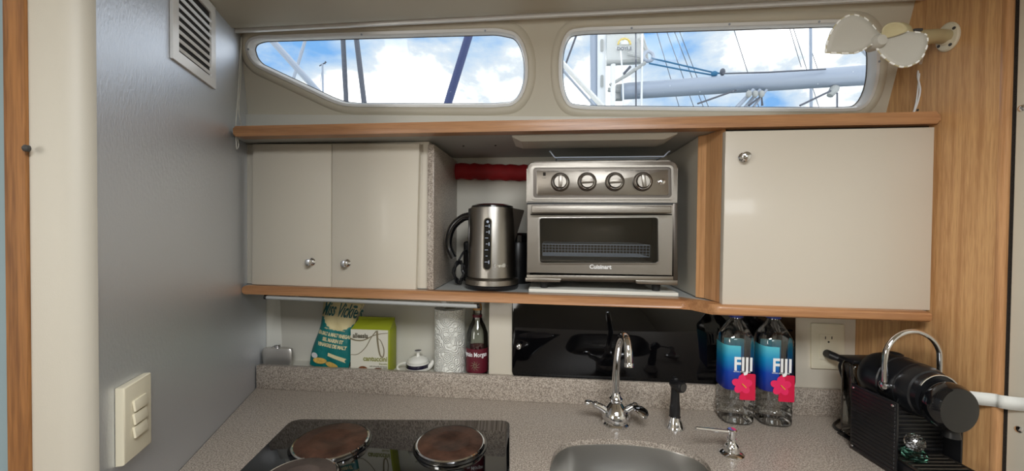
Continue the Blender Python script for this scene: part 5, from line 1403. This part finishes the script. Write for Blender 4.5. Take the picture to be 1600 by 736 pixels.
# sail / cover bundle with maker's badge
sc = thing('furled_sail', 'pale sail corner with yellow badge beside the neighbouring mast', 'sail', at(980, 100, DM))
bm = B(); P_ = [(948, -120), (990, -120), (1003, 40), (1012, 78), (1014, 92), (1000, 98), (948, 101)]
front_ = [at(px, py, DM - .05) for px, py in P_]; plate(bm, front_, (0, .05, 0), .01); obj('cloth', bm, 'sailcover', sc)
bm = B(); tube(bm, [at(948, 99, DM - .07), at(1000, 95, DM - .07)], .02, 8); obj('hem', bm, 'shelfgrey', sc)
bd = DM - .09
bm = B(); plate(bm, [at(962, 73, bd), at(987, 73, bd), at(986, 76.5, bd), at(963, 76.5, bd)], (0, .005, 0)); 
obj('badge', bm, 'whiteink', sc)
bm = B(); cc_ = (975.5, 69.5)
tube(bm, [at(cc_[0] + 9.5 * math.cos(t), cc_[1] - 9 * math.sin(t), bd) for t in [math.pi * k / 14 for k in range(15)]], .012, 6); obj('badge_arc', bm, 'yellow', sc, 'yellow arc of the badge')
bm = B(); plate(bm, [at(969, 69, bd), at(980, 58, bd), at(982, 69, bd)], (0, .004, 0)); plate(bm, [at(968, 66, bd), at(972, 61, bd), at(974, 67, bd)], (0, .004, 0)); obj('badge_sail', bm, 'whiteink', sc)
r_ = RTc; u_ = UPc
obj('lettering', text_bm('DOYLE', .058, at(964, 78.5, bd - .01), r_, u_, .001, bold=.002), 'shroud', sc, 'small dark lettering DOYLE')
bm = B(); c = at(1013, 88, DM - .12)
tube(bm, [c + RTc * (.06 * math.cos(t)) + UPc * (.06 * math.sin(t)) for t in [2 * math.pi * k / 20 for k in range(20)]], .022, 8, True); obj('clew_ring', bm, 'alu', sc)
bm = B(); tube(bm, [at(980, 84, DM - .1), at(1008, 90, DM - .1)], .02, 6); tube(bm, [at(998, 60, DM - .1), at(1012, 82, DM - .1)], .015, 6); tube(bm, [at(1004, 56, DM - .1), at(1013, 82, DM - .1)], .01, 6); obj('webbing', bm, 'shelfgrey', sc)
def rope(pts, r, m, label, name='rope', D=DM - .28, cat='rope', group=None):
    bm = B(); tube(bm, [at(*p, D) for p in pts], r, 7); return single(name, bm, m, label, cat, group)
rope([(1018, 91), (1118, 114), (1129, 115)], .009, 'bluerope', 'upper dark blue line from the sail corner to the boom', D=4.6)
rope([(1014, 99), (1060, 108), (1112, 117)], .009, 'bluerope', 'lower dark blue line from the sail corner to the boom', D=4.6)
rope([(1129, 115), (1200, 113), (1290, 108)], .008, 'shroud', 'thin dark line lying along the top of the boom', D=4.05)
rope([(953, 133), (980, 117), (1008, 98)], .022, 'shelfgrey', 'thick grey line from the mast foot up to the sail corner')
rope([(974, 116), (985, 104)], .016, 'shroud', 'short dark line end beside the thick grey line')
rope([(993, -100), (994, 240)], .009, 'shroud', 'dark vertical halyard in front of the boom near the mast', name='halyard')
rope([(1004, -100), (1003, 120), (1001, 240)], .014, 'whitecool', 'white vertical halyard right of the dark one', name='halyard')
rope([(970, 80), (973, 120), (976, 240)], .010, 'whitecool', 'white line hanging below the sail badge', name='halyard')
rope([(958, 101), (957, 240)], .030, 'whitecool', 'pale thick pole below the sail beside the mast')
rope([(1090, 162), (1150, 141)], .010, 'shroud', 'thin line from the boom down left towards the sill', D=4.36)
rope([(1250, 165), (1298, 142)], .010, 'shroud', 'thin line from the hanging block down left', D=4.05)
rope([(1308, 145), (1308, 240)], .008, 'shroud', 'thin line hanging straight down from the block under the boom', D=4.05)
for k, (x_, lab) in enumerate(((1152, 'left'), (1166, 'middle'), (1180, 'right'))):
    vg = thing('boom_vang', 'pale purchase tackle tube below the middle of the boom, %s of three' % lab, 'tackle', at(x_, 165, 4.35))
    bm = B(); tube(bm, [at(x_ + 26 - 4 * k, 140, 4.28), at(x_ - 14, 182, 4.36)], .022 - .004 * k, 10); obj('tube', bm, 'alu', vg)
    bm = B(); ball(bm, at(x_ + 18 - 4 * k, 147, 4.24), .030, 12, (1, 1, 1.3)); obj('block', bm, 'shelfgrey', vg)
rope([(1170, 165), (1190, 150), (1191, 165)], .012, 'shroud', 'dark lashing with a loose tail below the boom', D=4.25)
line('diagonal_rail', (880, 100), (940, 165), 1.55, 1.55, .010, 'whitecool', 'white tubular rail slanting across the lower left of the right window', 'rail')
line('diagonal_rail', (878, 108), (930, 167), 1.6, 1.6, .005, 'alu', 'thinner rail just below the white slanting rail', 'rail')
line('backstay_cover', (898, 62), (884, 100), 3.2, 3.2, .008, 'shroud', 'short dark line in the upper left corner of the right window', 'rigging')
line('diagonal_rail', (1345, 76), (1372, 104), 1.5, 1.5, .006, 'alu', 'grey rail end behind the fan blade', 'rail')
fm2 = thing('far_mast', 'slim distant mast right of centre in the right window, beyond the boom', 'mast', at(1267, 200, 16))
bm = B(); p = at(1265, -200, 16); q_ = at(1268, 260, 16); tube(bm, [p, p + (q_ - p) * ((-.3 - p.z) / (q_.z - p.z))], .055, 8); obj('pole', bm, 'alu', fm2)
bm = B(); tube(bm, [at(1234, 45, 16), at(1252, 105, 16)], .012, 5); tube(bm, [at(1240, 45, 16), at(1290, 200, 16)], .012, 5); tube(bm, [at(1268, 80, 16), at(1285, 130, 16)], .012, 5); obj('stay', bm, 'shroud', fm2)
stays = [((1026, 50), (1062, 170), 'furthest left'), ((1042, 50), (1085, 170), 'second from left'), ((1054, 50), (1100, 170), 'third from left'), ((1062, 50), (1108, 170), 'fourth from left'), ((1146, 44), (1172, 125), 'rightmost')]
for a_, b_, lab in stays:
    bm = B(); p, q_ = at(*a_, 12), at(*b_, 12); d = q_ - p; tube(bm, [p - d * 2, q_ + d], .0105, 5)
    single('distant_stay', bm, 'shroud', 'hair-thin slanting stay above the boom, %s of five' % lab, 'rigging', 'distant stays above the boom')
